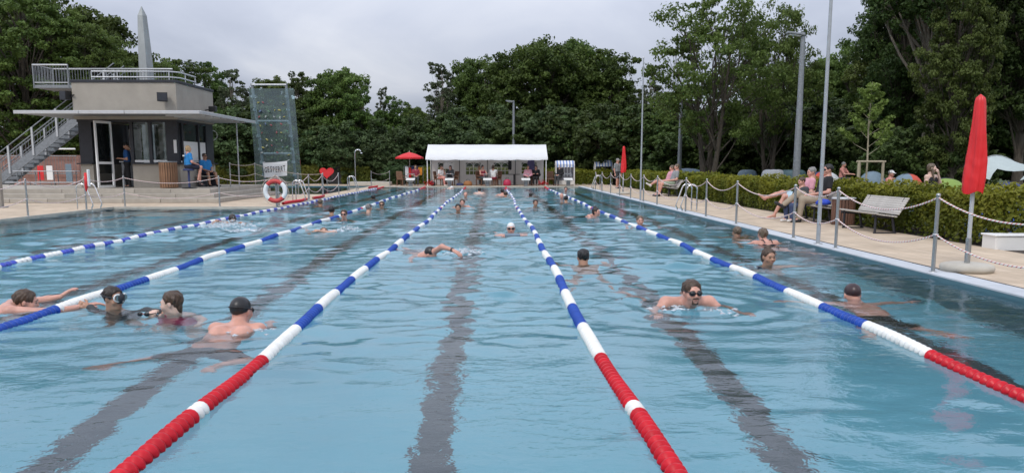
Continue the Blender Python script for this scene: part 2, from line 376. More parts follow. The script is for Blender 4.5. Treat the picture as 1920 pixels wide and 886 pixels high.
# ------------------------------------------------------------------ water
def water_mat(name, bump, bscale):
    m = bpy.data.materials.new(name); m.use_nodes = True; t = m.node_tree; t.nodes.clear()
    g = N(t, 'ShaderNodeBsdfGlass', i_Roughness=0.0, i_IOR=1.333); g.inputs['Color'].default_value = (.97, .995, 1, 1)
    tc = N(t, 'ShaderNodeTexCoord'); mp = N(t, 'ShaderNodeMapping'); mp.inputs['Scale'].default_value = (1, 1.5, 1); L(t, tc.outputs['Object'], mp.inputs[0])
    n = N(t, 'ShaderNodeTexNoise', i_Scale=bscale, i_Detail=3.0, i_Roughness=.55, i_Distortion=.4); L(t, mp.outputs[0], n.inputs['Vector'])
    pn = N(t, 'ShaderNodeTexNoise', i_Scale=.35, i_Detail=2.0); L(t, tc.outputs['Object'], pn.inputs['Vector'])
    pm = N(t, 'ShaderNodeMapRange', i_1=.4, i_2=.62, i_3=.25, i_4=1.0); L(t, pn.outputs['Fac'], pm.inputs[0])
    ml = N(t, 'ShaderNodeMath', operation='MULTIPLY'); L(t, n.outputs['Fac'], ml.inputs[0]); L(t, pm.outputs[0], ml.inputs[1])
    b = N(t, 'ShaderNodeBump', i_Strength=bump, i_Distance=.03); L(t, ml.outputs[0], b.inputs['Height']); L(t, b.outputs[0], g.inputs['Normal'])
    o = N(t, 'ShaderNodeOutputMaterial'); L(t, g.outputs[0], o.inputs[0]); return m
# (x, y, strength) of the places where swimmers stir the surface
STIR = []
def build_water():
    ys = [PY0]; y = PY0
    while y < PY1: y += max(.034, .0052 * y); ys.append(min(y, PY1))
    ys = np.array(ys); xs = np.arange(WX0, PX1 + .055, .055); xs[-1] = PX1
    Xg, Yg = np.meshgrid(xs, ys); sp = np.maximum(.05, np.maximum(.034, .0052 * Yg))
    Z = np.zeros_like(Xg); r = np.random.default_rng(5)
    patch = np.zeros_like(Xg)
    for k in range(7):
        a = r.uniform(0, 2 * PI); l = r.uniform(3, 9); patch += np.sin((Xg * math.cos(a) + Yg * math.sin(a)) * 2 * PI / l + r.uniform(0, 6))
    patch = np.clip(.85 + .22 * patch, .3, 1.6) * np.clip(.34 + (Yg - 4) * .10, .34, 1.2) * np.clip(1.0 + (Xg - 1.5) * .06, .8, 1.15)
    for k in range(120):
        l = math.exp(r.uniform(math.log(.15), math.log(1.3))); a = r.normal(PI / 2, .62); kx, ky = math.cos(a) * 2 * PI / l, math.sin(a) * 2 * PI / l
        s = .0182 * (.62 if l > .6 else 1.12); amp = s * l / (2 * PI)
        fade = np.clip((l / sp - 2.2) / 2.5, 0, 1); ph = r.uniform(0, 6.28)
        warp = .25 * np.sin(Xg * .9 + k) + .25 * np.cos(Yg * .7 + k * 1.7)
        Z += amp * fade * patch * np.sin(kx * Xg + ky * Yg + ph + warp)
    for sx, sy, st in STIR:
        d = np.hypot(Xg - sx, Yg - sy); w = np.exp(-d / .75) * st
        m = d < 4
        Z[m] += (.011 * w * np.cos(2 * PI * d / .34) * np.clip((.34 / sp - 2) / 2, 0, 1) + .008 * w * np.cos(2 * PI * d / .8))[m]
    ny, nx = Xg.shape; idx = np.arange(ny * nx).reshape(ny, nx)
    f = np.stack([idx[:-1, :-1], idx[:-1, 1:], idx[1:, 1:], idx[1:, :-1]], -1)
    keep = ~((ys[:-1, None] >= WY1) & (xs[None, :-1] < PX0 - .03))
    f = f[keep]
    used = np.unique(f); remap = -np.ones(ny * nx, int); remap[used] = np.arange(len(used))
    V = np.stack([Xg, Yg, Z], -1).reshape(-1, 3)[used]
    o = link(bpy.data.objects.new('water', mesh_np('water', V, remap[f], water_mat('pool_water', .34, 9.0))))
    tag(o, kind='structure')
dw = MB(); dw.quad((DX0, DY0, 0), (DX1, DY0, 0), (DX1, DY1, 0), (DX0, DY1, 0))
tag(dw.build('water', water_mat('diving_pool_water', .12, 4.0)), kind='structure')

# ------------------------------------------------------------------ lane ropes
def float_mesh(name, m, r, w, n=14):
    h = w / 2
    return MB().lathe([(r * .5, -h), (r * .54, -h * .55), (r * .96, -h * .40), (r, -h * .12), (r * .96, h * .16), (r * .54, h * .32), (r * .5, h)], n=n, axis='Y').data(name, m)
PITCH = .075
FM = {k: float_mesh('lane_float', M[m], .054, PITCH * 1.0) for k, m in (('r', 'redfloat'), ('w', 'whitefloat'), ('b', 'bluefloat'))}
BM = {k: float_mesh('lane_float', M[m], .054, .12, 16) for k, m in (('w', 'whitefloat'), ('b', 'blue1float'))}
def rope_color(y, short):
    if short:
        if y > 47: return 'r'
        return 'b' if int((y - 11.14 + 360 * .365) / .365) % 2 == 0 else 'w'
    if y < 5.66 or y > 45.66: return 'w' if (4.27 < y < 4.42) else 'r'
    if 25.45 < y < 25.75: return 'r'
    return 'w' if int(y - 5.66) % 2 == 0 else 'b'
def lane_rope(x, label, short=False, y0=.72, near=15.5):
    t = empty('lane_rope', (x, y0, 0), 0, label, 'lane rope', 'floating lane ropes of the pool')
    ph = x * 3
    def off(y): return .035 * math.sin(y * .33 + ph) + .018 * math.sin(y * .9 + ph * 2), .006 + .008 * math.sin(y * 1.7 + ph) + .006 * math.sin(y * 3.3)
    cable = [(off(y)[0], y - y0, off(y)[1]) for y in np.arange(y0, PY1, .5)]
    MB().tube(cable, .012, 6).build('cable', M['galv'], t)
    far = {'r': MB(), 'w': MB(), 'b': MB()}; pitch = PITCH if not short else .12; y = y0 + pitch; n = 0
    while y < PY1 - .15:
        c = rope_color(y, short); ox, oz = off(y)
        if y < near and y > (3.0 if not short else 9.5) and abs(x / max(y, .1)) < .72:
            o = link(bpy.data.objects.new('lane_float', (BM if short else FM)[c]), t); o.location = (ox, y - y0, oz); o.rotation_euler = (rr.uniform(0, 6), 0, rr.uniform(-.03, .03)) if False else (0, rr.uniform(0, 6), rr.uniform(-.05, .05))
        else:
            k = 6 if y > 22 else 8
            h = pitch * .5; far[c].lathe([(.036, -h), (.054, -h * .4), (.054, h * .4), (.036, h)], (ox, y - y0, oz), k, axis='Y')
        y += pitch
    for c, m in (('r', 'redfloat'), ('w', 'whitefloat'), ('b', 'blue1float' if short else 'bluefloat')):
        if far[c].v: tag(far[c].build('far_float_row', M[m], t), kind='stuff')
LX = (-6.87, -4.24, -1.68, .82, 3.24)
lane_rope(LX[0], 'lane rope of short violet blue and white floats along the left pool edge', True)
lane_rope(LX[1], 'blue and white lane rope held by the swimmer with the snorkel mask')
lane_rope(LX[2], 'lane rope running from the red floats at bottom left to the tent middle')
lane_rope(LX[3], 'lane rope with red floats at bottom just right of the dark pool stripe')
lane_rope(LX[4], 'lane rope passing between the man in dark goggles and the black capped swimmer')
# slack red floats lying on the deck beside the left rope
for x, y0, y1, lab in ((-7.02, 27.0, 30.4, 'slack red lane floats on the kerb right of the lifebuoy'), (-7.02, 31.4, 33.6, 'red floats on the deck edge between two fence posts behind the lifebuoy'), (-7.02, 45.3, 49.0, 'red lane floats at the far end of the left rope')):
    b = MB(); y = y0
    while y < y1: b.lathe([(.04, -.04), (.055, -.01), (.055, .01), (.04, .04)], (x + .06 * math.sin(y * 2), y, DECK + .06), 8, axis='Y'); y += .09
    tag(b.build('spare_float_chain', M['redfloat']), lab, 'lane floats')

# ------------------------------------------------------------------ terrace of stone steps on the left
ter = MB(); TZ = (.21, .36, .51); TF = (28.6, 29.2, 29.8); TR = (-9.75, -10.1, -10.45); TL = (-25.6, -23.2, -22.0)
prev = DECK
for k in range(3):
    z1 = TZ[k] - .004; ter.box(((TL[k] + TR[k]) / 2, (TF[k] + 36.6) / 2 + .05, (prev + z1) / 2), (TR[k] - TL[k] - .12, 36.6 - TF[k] - .1, z1 - prev + .02)); prev = z1
terrace = tag(ter.build('terrace', M['stone']), kind='structure')
prev = DECK
for k in range(3):
    z0, z1 = prev, TZ[k]; x = TL[k]; dep = .75
    bm_ = {}
    def blk(l, d):
        key = (round(l, 3), d)
        if key not in bm_: bm_[key] = MB().box((0, 0, 0), (l - .012, d, z1 - z0 - .004), bev=.008).data('step_block', M['stone'])
        return bm_[key]
    off = (.0, .55, .25)[k]
    cuts = [x] + [c for c in np.arange(x + .6 + off, TR[k] - .5, 1.32)] + [TR[k]]
    for a, c in zip(cuts[:-1], cuts[1:]):
        o = link(bpy.data.objects.new('step_block', blk(c - a, dep)), terrace); o.location = ((a + c) / 2, TF[k] + dep / 2 + rr.uniform(-.004, .004), (z0 + z1) / 2 + rr.uniform(0, .003))
    ycuts = list(np.arange(TF[k] + dep, 36.4, 1.3)) + [36.6]
    for a, c in zip(ycuts[:-1], ycuts[1:]):
        if c - a < .2: continue
        o = link(bpy.data.objects.new('step_block', blk(c - a, dep)), terrace); o.location = (TR[k] - dep / 2 + rr.uniform(-.004, .004), (a + c) / 2, (z0 + z1) / 2 + rr.uniform(0, .003)); o.rotation_euler.z = PI / 2
    prev = z1
sheet('terrace_paving', -22.0, -11.2, 30.55, 36.5, .515, M['concrete'])

# ------------------------------------------------------------------ post and rope barriers
post_me = MB().tube([(0, 0, 0), (0, 0, .95)], .024, 12).lathe([(.0, .985), (.02, .98), (.028, .965), (.028, .945), (.024, .945)], n=12).lathe([(.05, 0), (.05, .008), (.024, .012)], n=12).data('post', M['steel'])
ring_me = MB().lathe([(.026, -.012), (.034, -.012), (.034, .012), (.026, .012)], n=12).data('rope_clamp', M['alu'])
def barrier(label, pts, ropes=((.93, .22), (.47, .2)), rm='rope', gaps=(), r=.0105, extra=()):
    """pts: base points; one rope between neighbours at each height (height, sag)"""
    t = empty('rope_barrier', pts[0], 0, label, 'rope barrier'); o0 = Vector(pts[0])
    for p in pts:
        o = link(bpy.data.objects.new('post', post_me), t); o.location = Vector(p) - o0
        for h, s in ropes[1:]:
            c = link(bpy.data.objects.new('rope_clamp', ring_me), o); c.location = (0, 0, h)
    for i in range(len(pts) - 1):
        if i in gaps: continue
        ln = (Vector(pts[i + 1]) - Vector(pts[i])).length
        for h, s in ropes:
            a, b = Vector(pts[i]) - o0 + Vector((0, 0, h)), Vector(pts[i + 1]) - o0 + Vector((0, 0, h))
            link(bpy.data.objects.new('rope', rope_mesh('rope', sag(a, b, s * min(1, ln / 3) * rr.uniform(.85, 1.1), 14), r, M[rm])), t)
    return t
RPY = [6.9, 9.78, 12.65, 14.47, 17.95, 20.55, 22.75, 26.75, 29.2, 31.95, 34.75, 37.4, 40.4, 43.0]
barrier('long post and rope barrier along the right edge of the pool', [(5.53, y, DECK) for y in RPY], rm='rope')
barrier('post and rope barrier by the ladder in front of the kiosk steps', [(-12.23, 18.2, DECK), (-12.23, 21.23, DECK), (-12.22, 24.25, DECK), (-11.85, 25.97, DECK), (-8.82, 25.97, DECK), (-6.98, 25.99, DECK)], ropes=((.93, .2), (.45, .18)))
barrier('post and rope barrier behind the lifebuoy along the narrow deck', [(-7.02, 26.35, DECK), (-7.05, 30.8, DECK), (-7.0, 33.0, DECK), (-7.1, 37.0, DECK)], ropes=((.93, .28), (.45, .24)))
barrier('post and rope barrier between the diving pool and the climbing wall', [(-10.6, 32.6, .51), (-10.6, 36.0, .51), (-8.85, 36.6, DECK), (-7.75, 36.7, DECK)], ropes=((.93, .08), (.5, .08)), rm='ropepale')
barrier('two posts with sagging ropes left of the red open parasol', [(-7.2, 47.6, DECK), (-6.55, 51.0, DECK)], ropes=((.93, .16), (.5, .16)), rm='ropepale')

def ladder(loc, rz, label, w=.5):
    t = empty('pool_ladder', loc, rz, label, 'pool ladder', 'steel pool ladders')
    for s in (-1, 1):
        p = [(s * w / 2, .42, 0), (s * w / 2, .42, .62)] + [(s * w / 2, .27 + .15 * math.cos(a), .62 + .15 * math.sin(a)) for a in np.linspace(.3, PI * .92, 7)] + [(s * w / 2, -.03, .2), (s * w / 2, -.05, .12), (s * w / 2, -.01, .06), (s * w / 2, .0, -.05), (s * w / 2, -.1, -.12), (s * w / 2, -.1, -1.1)]
        MB().tube(p, .02, 10).build('handrail', M['chrome'], t)
    for k in range(3): MB().box((0, -.1, -.35 - .3 * k), (w, .09, .03), bev=.006).build('rung', M['steel'], t)
ladder((PX1 + .1, 23.4, DECK), PI / 2 * 3, 'steel pool ladder handrails below the seated couple', .62)
ladder((PX1 + .1, 43.9, DECK), PI / 2 * 3, 'steel pool ladder handrails at far right by the striped chair', .62)
ladder((WX0 + .02, 24.75, DECK), PI / 2, 'steel pool ladder handrails in front of the open kiosk door', .55)
ladder((PX0 - .02, 29.9, DECK), PI / 2, 'steel pool ladder handrail just right of the lifebuoy', .5)
ladder((PX0 - .05, 41.3, DECK), PI / 2, 'steel pool ladder handrails near the curved shower pipe', .5)

# lifebuoy hanging on its post
lb = empty('lifebuoy', (-6.98, 25.9, .565), 0, 'red and white lifebuoy hanging on a fence post', 'lifebuoy')
for k, m in ((0, 'redbuoy'), (1, 'white'), (2, 'redbuoy'), (3, 'white')):
    a0 = PI / 2 - .95 + k * PI / 2 + .25
    a1 = a0 + PI / 2
    MB().tube([(.315 * math.cos(a), -.09, .315 * math.sin(a)) for a in np.linspace(a0, a1, 13)], .072, 14, caps=True).build('red_section' if k % 2 == 0 else 'white_section', M[m], lb)
for k in range(4):
    a0, a1 = k * PI / 2 + .3, (k + 1) * PI / 2 + .3
    link(bpy.data.objects.new('grab_line', rope_mesh('grab_line', [((.40 + .045 * math.sin(PI * q)) * math.cos(a0 + (a1 - a0) * q), -.09, (.40 + .045 * math.sin(PI * q)) * math.sin(a0 + (a1 - a0) * q)) for q in np.linspace(0, 1, 9)], .009, M['ropepale'])), lb)
for s in (-1, 1): link(bpy.data.objects.new('hanging_rope', rope_mesh('hanging_rope', [(s * .23, -.13, .27), (s * .12, -.08, .42), (0, -.03, .5)], .012, M['ropepale'])), lb)
MB().tube([(0, 0, .05), (0, 0, .5)], .03, 10).build('post_sleeve', M['steel'], lb)
link(bpy.data.objects.new('post', MB().tube([(0, .01, -.5), (0, .01, .52)], .026, 10).data('post', M['steel'])), lb)
# ================================================================== TREES, HEDGES
def leaf_quads(p, out, size, r, droop=.25):
    n = len(p); nr = out + r.normal(0, .75, (n, 3)) + np.array([0, 0, .45]); nr /= np.linalg.norm(nr, axis=1)[:, None] + 1e-9
    t = r.normal(0, 1, (n, 3)); t -= nr * (t * nr).sum(1)[:, None]; t /= np.linalg.norm(t, axis=1)[:, None] + 1e-9
    b = np.cross(nr, t); s = (size * r.uniform(.6, 1.35, n))[:, None]
    v = np.stack([p - t * s * .55, p + b * s * .36 - nr * s * .1, p + t * s * .55 - nr * s * .05, p - b * s * .36 - nr * s * .1], 1).reshape(-1, 3)
    return v, np.arange(n * 4).reshape(n, 4)
def cloud(centres, radii, per, r, flat=.6):
    """leaves round clump centres; returns points, outward directions, tints"""
    P, O, T = [], [], []
    for c, rad, k in zip(centres, radii, per):
        d = r.normal(0, 1, (k, 3)); d /= np.linalg.norm(d, axis=1)[:, None]
        q = d * (r.uniform(.15, 1, k) ** .5)[:, None] * rad * np.array([1, 1, flat])
        P.append(c + q); O.append(d * np.array([1, 1, 1.0])); T.append(np.clip(r.normal(r.uniform(.15, .85), .16, k), 0, 1))
    return np.concatenate(P), np.concatenate(O), np.concatenate(T)
def limb(b, a, c, r0, r1, r, n=6, k=5, bend=.12):
    a, c = Vector(a), Vector(c); ln = (c - a).length; pts = []
    w = Vector(r.normal(0, bend * ln * .5, 3))
    for i in range(k + 1):
        t = i / k; p = a.lerp(c, t) + w * math.sin(PI * t) + Vector((0, 0, ln * .06 * math.sin(PI * t))); pts.append(p)
    b.tube(pts, [r0 + (r1 - r0) * i / k for i in range(k + 1)], n, caps=False); return pts
def tree_proto(seed, H, zb, W, lobes, clumps, per, leaf, lm, bark, lobe_r=(.28, .45), stems=1, trunk_r=None, spread=(.35, .8), flat=.6, clump_r=.42, top=1.0, shape=None, twigs=True):
    r = np.random.default_rng(seed); tr = trunk_r or H * .02
    c0 = np.array([0, 0, (zb + H) / 2]); rad = np.array([W, W, (H - zb) / 2])
    L_, LR = [], []
    for i in range(lobes):
        z = -.92 + 1.84 * (i + .5) / lobes; a = i * 2.39996 + r.uniform(-.4, .4); q = math.sqrt(max(0, 1 - z * z)); u = r.uniform(*spread)
        p = c0 + rad * np.array([q * math.cos(a) * u, q * math.sin(a) * u, z * (.55 + .35 * r.uniform())])
        if shape: p[:2] *= shape((p[2] - zb) / (H - zb))
        L_.append(p); LR.append(W * r.uniform(*lobe_r))
    tb = MB()
    tops = []
    for s in range(stems):
        a = s * 2 * PI / stems + .4; o = Vector((math.cos(a) * tr * 1.2, math.sin(a) * tr * 1.2, 0)) if stems > 1 else Vector((0, 0, 0))
        tp = Vector((math.cos(a) * W * .35, math.sin(a) * W * .35, H * .72)) if stems > 1 else Vector((r.normal(0, .02) * H, r.normal(0, .02) * H, H * .84))
        pts = []
        for i in range(9):
            t = i / 8; q = o.lerp(tp, t); q += Vector((math.sin(t * 5 + s) * .012 * H * t, math.cos(t * 4 + s) * .012 * H * t, 0)); pts.append(q)
        tb.tube(pts, [tr * (1.35 - .35 * min(1, i * .8)) * (1 - .8 * i / 8) for i in range(9)], 9, caps=False); tops.append(pts)
    C, CR, PER = [], [], []
    for p, lr in zip(L_, LR):
        st = tops[r.integers(len(tops))]
        k = min(7, max(1, int(8 * (p[2] * .62) / (H * .84)))); j = st[k]
        lim = limb(tb, j, p, tr * .34 * (1 - k / 12), tr * .1, r, 5, 5)
        for q in range(clumps):
            d = r.normal(0, 1, 3); d /= np.linalg.norm(d); d[2] = d[2] * .8 + .15
            cc = p + d * lr * r.uniform(.45, 1.0); C.append(cc); CR.append(lr * clump_r * r.uniform(.7, 1.25)); PER.append(int(per * r.uniform(.6, 1.4)))
            if twigs and q % 2 == 0: limb(tb, lim[3], cc, tr * .09, tr * .03, r, 4, 3)
    P, O, T = cloud(C, CR, PER, r, flat)
    m = P[:, 2] > .15; P, O, T = P[m], O[m], T[m]
    v, f = leaf_quads(P, O, leaf, r)
    cm = mesh_np('crown', v, f, lm, False, T)
    return tb.data('trunk', bark), cm
LM = {'under': leaf_mat('understorey_leaves', (.036, .060, .017), (.095, .142, .038)),
      'oak': leaf_mat('oak_leaves', (0.038, 0.067, 0.014), (0.110, 0.163, 0.034)),
      'mid': leaf_mat('mid_green_leaves', (0.058, 0.091, 0.019), (0.146, 0.206, 0.048)),
      'dark': leaf_mat('dark_leaves', (0.029, 0.052, 0.014), (0.079, 0.125, 0.031)),
      'pale': leaf_mat('greyish_leaves', (.060, .082, .040), (.125, .155, .080), trans=.4),
      'syc': leaf_mat('sycamore_leaves', (.060, .088, .018), (.135, .175, .042), trans=.42),
      'shrub': leaf_mat('shrub_leaves', (0.041, 0.070, 0.025), (0.096, 0.144, 0.053)),
      'young': leaf_mat('young_tree_leaves', (.12, .18, .035), (.24, .32, .08), trans=.4),
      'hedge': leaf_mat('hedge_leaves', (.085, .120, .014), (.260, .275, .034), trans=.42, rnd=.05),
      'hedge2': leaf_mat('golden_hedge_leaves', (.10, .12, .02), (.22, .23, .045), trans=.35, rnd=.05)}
TP = {}
TP['oak'] = tree_proto(1, 13.4, 1.6, 6.4, 42, 14, 84, .27, LM['oak'], M['bark'], (.20, .34), trunk_r=.38, flat=.62)
TP['oval'] = tree_proto(2, 12, 1.0, 3.6, 30, 11, 80, .235, LM['oak'], M['bark'], (.26, .42), trunk_r=.22)
TP['mid'] = tree_proto(3, 12, .8, 4.2, 34, 12, 82, .235, LM['mid'], M['bark'], (.24, .38), trunk_r=.25)
TP['sparse'] = tree_proto(4, 12, 2.0, 2.3, 26, 8, 26, .20, LM['pale'], M['barkpale'], (.22, .36), trunk_r=.14, spread=(.3, .95), shape=lambda t: 1.15 - .75 * max(0, t))
TP['syc'] = tree_proto(5, 12, 1.6, 4.6, 40, 11, 46, .175, LM['syc'], M['bark'], (.18, .30), stems=3, trunk_r=.2, spread=(.4, .95), clump_r=.45)
TP['shrub'] = tree_proto(6, 4, .1, 2.5, 22, 10, 60, .17, LM['shrub'], M['twig'], (.26, .40), trunk_r=.07, stems=3)
TP['dshrub'] = tree_proto(7, 4, .1, 2.6, 22, 10, 60, .18, LM['under'], M['twig'], (.26, .42), trunk_r=.07, stems=3)
TP['big'] = tree_proto(8, 18, 3.0, 6.2, 46, 13, 84, .215, LM['dark'], M['bark'], (.20, .33), trunk_r=.36, flat=.55)
TP['bigmid'] = tree_proto(9, 16, 1.0, 5.4, 46, 13, 78, .21, LM['mid'], M['bark'], (.19, .32), trunk_r=.3, flat=.5)
TP['tall'] = tree_proto(11, 18, 7.5, 5.6, 34, 12, 74, .21, LM['dark'], M['barkpale'], (.20, .32), trunk_r=.42, flat=.55)
TP['twiggy'] = tree_proto(10, 12, 4.5, 2.4, 16, 5, 10, .2, LM['pale'], M['barkpale'], (.3, .5), trunk_r=.15, spread=(.5, 1))
PH = {'oak': 13.4, 'oval': 12, 'mid': 12, 'sparse': 12, 'syc': 12, 'shrub': 4, 'dshrub': 4, 'big': 18, 'bigmid': 16, 'tall': 18, 'twiggy': 12}
tr_r = random.Random(3)
def tree(kind, px, Y, ytop, wide, label, group=None, cat='tree', rz=None, name=None):
    """px, ytop: where its axis and its top stand in the picture; wide: width against height of its kind"""
    x = atY(px, (max(ytop, -40) + 320) / 2, Y).x; h = zat(px, ytop, Y); s = h / PH[kind]
    nm = name or ('shrub' if 'shrub' in kind else 'broadleaf_tree')
    t = empty(nm, (x, Y, 0), tr_r.uniform(0, 6.28) if rz is None else rz, label, cat, group); t.scale = (s * wide, s * wide, s)
    tm, cm = TP[kind]
    link(bpy.data.objects.new('trunk', tm), t); link(bpy.data.objects.new('crown', cm), t); return t
# the wood round the bath, tree by tree: left side
tree('bigmid', 30, 50, -70, 1.0, 'tall green tree at the left border behind the outside stairs', rz=1)
tree('oak', 105, 56, -25, .9, 'dense tall tree above the left end of the lookout railing', rz=2)
tree('bigmid', 180, 52, 8, .8, 'tall tree just left of the grey obelisk tip', rz=3)
tree('mid', 243, 56, 62, .9, 'tree with rounded crown directly behind the obelisk', rz=.5)
tree('mid', 305, 60, 92, .9, 'lower tree right of the obelisk over the kiosk roof', rz=2.2)
tree('oval', 352, 64, 112, 1.0, 'dark tree over the right end of the kiosk roof')
tree('oval', 395, 66, 118, .95, 'dark tree left of the sparse poplar')
tree('sparse', 437, 62, 112, 1.0, 'sparse pale poplar between the kiosk and climbing wall', rz=.6)
tree('sparse', 466, 70, 150, 1.1, 'thin pale tree behind the left rim of the climbing wall')
tree('mid', 512, 70, 126, .8, 'light green tree behind the top of the climbing wall')
tree('oval', 562, 66, 136, .8, 'narrow dark tree right of the climbing wall top')
tree('oval', 606, 62, 138, .9, 'dark tree between the climbing wall and tall rounded tree')
tree('mid', 642, 62, 108, .85, 'tall rounded tree left of the gap in the skyline', rz=4)
tree('oval', 676, 60, 168, .95, 'dark tree sloping down to the skyline gap')
tree('sparse', 716, 66, 150, .62, 'thin spindly tree rising in the skyline gap')
tree('oval', 738, 66, 180, .8, 'low dark tree in the skyline gap left of the parasol')
tree('mid', 772, 68, 184, .75, 'low green tree behind the red open parasol', rz=5)
tree('sparse', 826, 70, 100, 1.0, 'tall airy pale tree left of the big oak', rz=2)
tree('sparse', 846, 74, 118, .9, 'airy tree touching the left side of the big oak')
# centre
tree('oak', 905, 74, 96, .78, 'left lobe tree of the big oak group above the tent', rz=1.2)
tree('oak', 1015, 70, 60, .95, 'largest broad oak in the middle of the skyline', rz=.3)
tree('oak', 1088, 74, 66, .75, 'oak rising right of the middle above the striped chairs', rz=2.9)
tree('oval', 1142, 70, 92, 1.0, 'dark tree closing the oak group on the right', rz=1.5)
tree('twiggy', 1186, 72, 118, .9, 'half bare tree with thin crown right of the oak group')
tree('oval', 1196, 64, 168, .8, 'small dark tree under the half bare tree')
tree('sparse', 1222, 62, 106, .8, 'feathery pale tree behind the farther slim pole')
# right
tree('syc', 1335, 41, -48, .86, 'large light green sycamore with several stems behind the hedge', rz=.8)
tree('syc', 1450, 46, -30, .66, 'open sycamore with visible dark limbs left of the tall lamp', rz=2.6)
tree('mid', 1262, 55, 150, .8, 'green tree behind the farther right lamp post')
tree('mid', 1480, 62, 92, .9, 'green tree behind the head of the tall lamp')
tree('mid', 1552, 58, 84, .85, 'bright green tree right of the tall lamp', rz=1)
tree('bigmid', 1618, 54, 34, .7, 'green tree between the slim pole and the staked young tree', rz=.2)
tree('bigmid', 1672, 50, -30, .7, 'tall tree above the staked young tree', rz=2)
tree('tall', 1752, 33, -260, .9, 'huge dark tree with thick bare trunk at right', rz=.9)
tree('big', 1850, 40, -200, .9, 'huge dark tree over the closed red parasol', rz=2.1)
tree('big', 1925, 34, -200, .8, 'dark tree at the right border behind the pale shelter', rz=3.6)
tree('bigmid', 1800, 52, -80, .8, 'broad tree deep in the dark wood at right')
tree('big', 1700, 40, -120, .8, 'dark tree left of the thick bare trunk', rz=4)
tree('bigmid', 1800, 30.5, -60, .62, 'green tree with low branches right of the thick bare trunk', rz=2.4)
tree('big', 1990, 44, -200, .9, 'dark tree just beyond the right border')
tree('bigmid', 1700, 60, -10, .8, 'tree deep in the wood left of the thick bare trunk')
# understorey, gaps closed at the foot of the wood
k = 0
for px, Y, yt, kind in [(-20, 54, 225, 'shrub'), (60, 54, 215, 'dshrub'), (140, 54, 220, 'shrub'), (395, 60, 205, 'dshrub'), (430, 58, 215, 'shrub'), (455, 62, 200, 'dshrub'), (500, 60, 195, 'dshrub'), (545, 60, 205, 'dshrub'), (580, 58, 245, 'shrub'), (610, 58, 252, 'shrub'), (650, 58, 236, 'shrub'), (690, 57.5, 260, 'shrub'), (718, 57.5, 275, 'shrub'),
                        (740, 60, 225, 'shrub'), (785, 62, 222, 'dshrub'), (815, 60, 235, 'shrub'), (850, 62, 215, 'dshrub'), (890, 62, 205, 'shrub'), (935, 62, 215, 'dshrub'), (980, 62, 205, 'dshrub'), (1030, 61, 205, 'shrub'), (1070, 60, 200, 'dshrub'), (1110, 60, 205, 'dshrub'), (1150, 58, 195, 'dshrub'), (1190, 57, 200, 'dshrub'), (1225, 55, 195, 'dshrub'), (1260, 53, 205, 'dshrub'),
                        (1300, 52, 210, 'dshrub'), (1340, 52, 205, 'dshrub'), (1385, 52, 200, 'dshrub'), (1430, 52, 195, 'dshrub'), (1480, 50, 200, 'dshrub'), (1520, 48, 190, 'shrub'), (1560, 47, 195, 'dshrub'), (1600, 46, 190, 'shrub'), (1640, 45, 190, 'dshrub'), (1690, 41, 190, 'dshrub'), (1800, 44, 170, 'dshrub'), (1860, 42, 180, 'shrub'), (1920, 40, 175, 'dshrub'), (1985, 40, 160, 'dshrub')]:
    tree(kind, px, Y, yt, 1.05, 'dark understorey shrub at the foot of the wood' if kind == 'dshrub' else 'mid green understorey shrub at the foot of the wood', 'dark understorey shrubs' if kind == 'dshrub' else 'green understorey shrubs', 'shrub')
tree('shrub', 745, 54.6, 306, 1.15, 'rounded yellow green bush behind the red open parasol', cat='bush')
tree('dshrub', 1712, 32, 232, .95, 'wide dark clipped bush at the foot of the thick trunk', cat='bush', rz=0)
tree('dshrub', 1790, 33, 250, .95, 'dark bush behind the girl and the green tent', cat='bush', rz=2)
tree('dshrub', 1665, 34, 262, .8, 'lower dark bush right of the staked young tree', cat='bush', rz=4)
# second and third rows, reading as one mass between the stems
bk = np.random.default_rng(12); C, CR, PER = [], [], []
for i in range(480):
    a = bk.uniform(-.92, .86); d = bk.uniform(84, 104)
    C.append(np.array([math.tan(a) * d, d, bk.uniform(.5, 7.0 if a < .25 else 13)])); CR.append(bk.uniform(1.6, 2.8)); PER.append(60)
P, O, T = cloud(C, CR, PER, bk, .8); v, f = leaf_quads(P, O, .6, bk)
C2, R2, P2 = [], [], []
for i in range(230): C2.append(np.array([bk.uniform(-48, 42), bk.uniform(-34, -22), bk.uniform(.3, 11)])); R2.append(bk.uniform(1.5, 2.6)); P2.append(55)  # unseen leaf mass added behind the camera to darken fronts and reflections
q1, q2, q3 = cloud(C2, R2, P2, bk, .8); v2, f2 = leaf_quads(q1, q2, .6, bk)
fb = link(bpy.data.objects.new('far_wood', mesh_np('far_wood', v2, f2, LM['mid'], False, q3))); tag(fb, 'added unseen wood behind the camera, darkening reflections and camera-facing sides', kind='stuff')
fw = link(bpy.data.objects.new('far_wood', mesh_np('far_wood', v, f, LM['dark'], False, T))); tag(fw, 'far wood seen between the nearer trunks', kind='stuff')

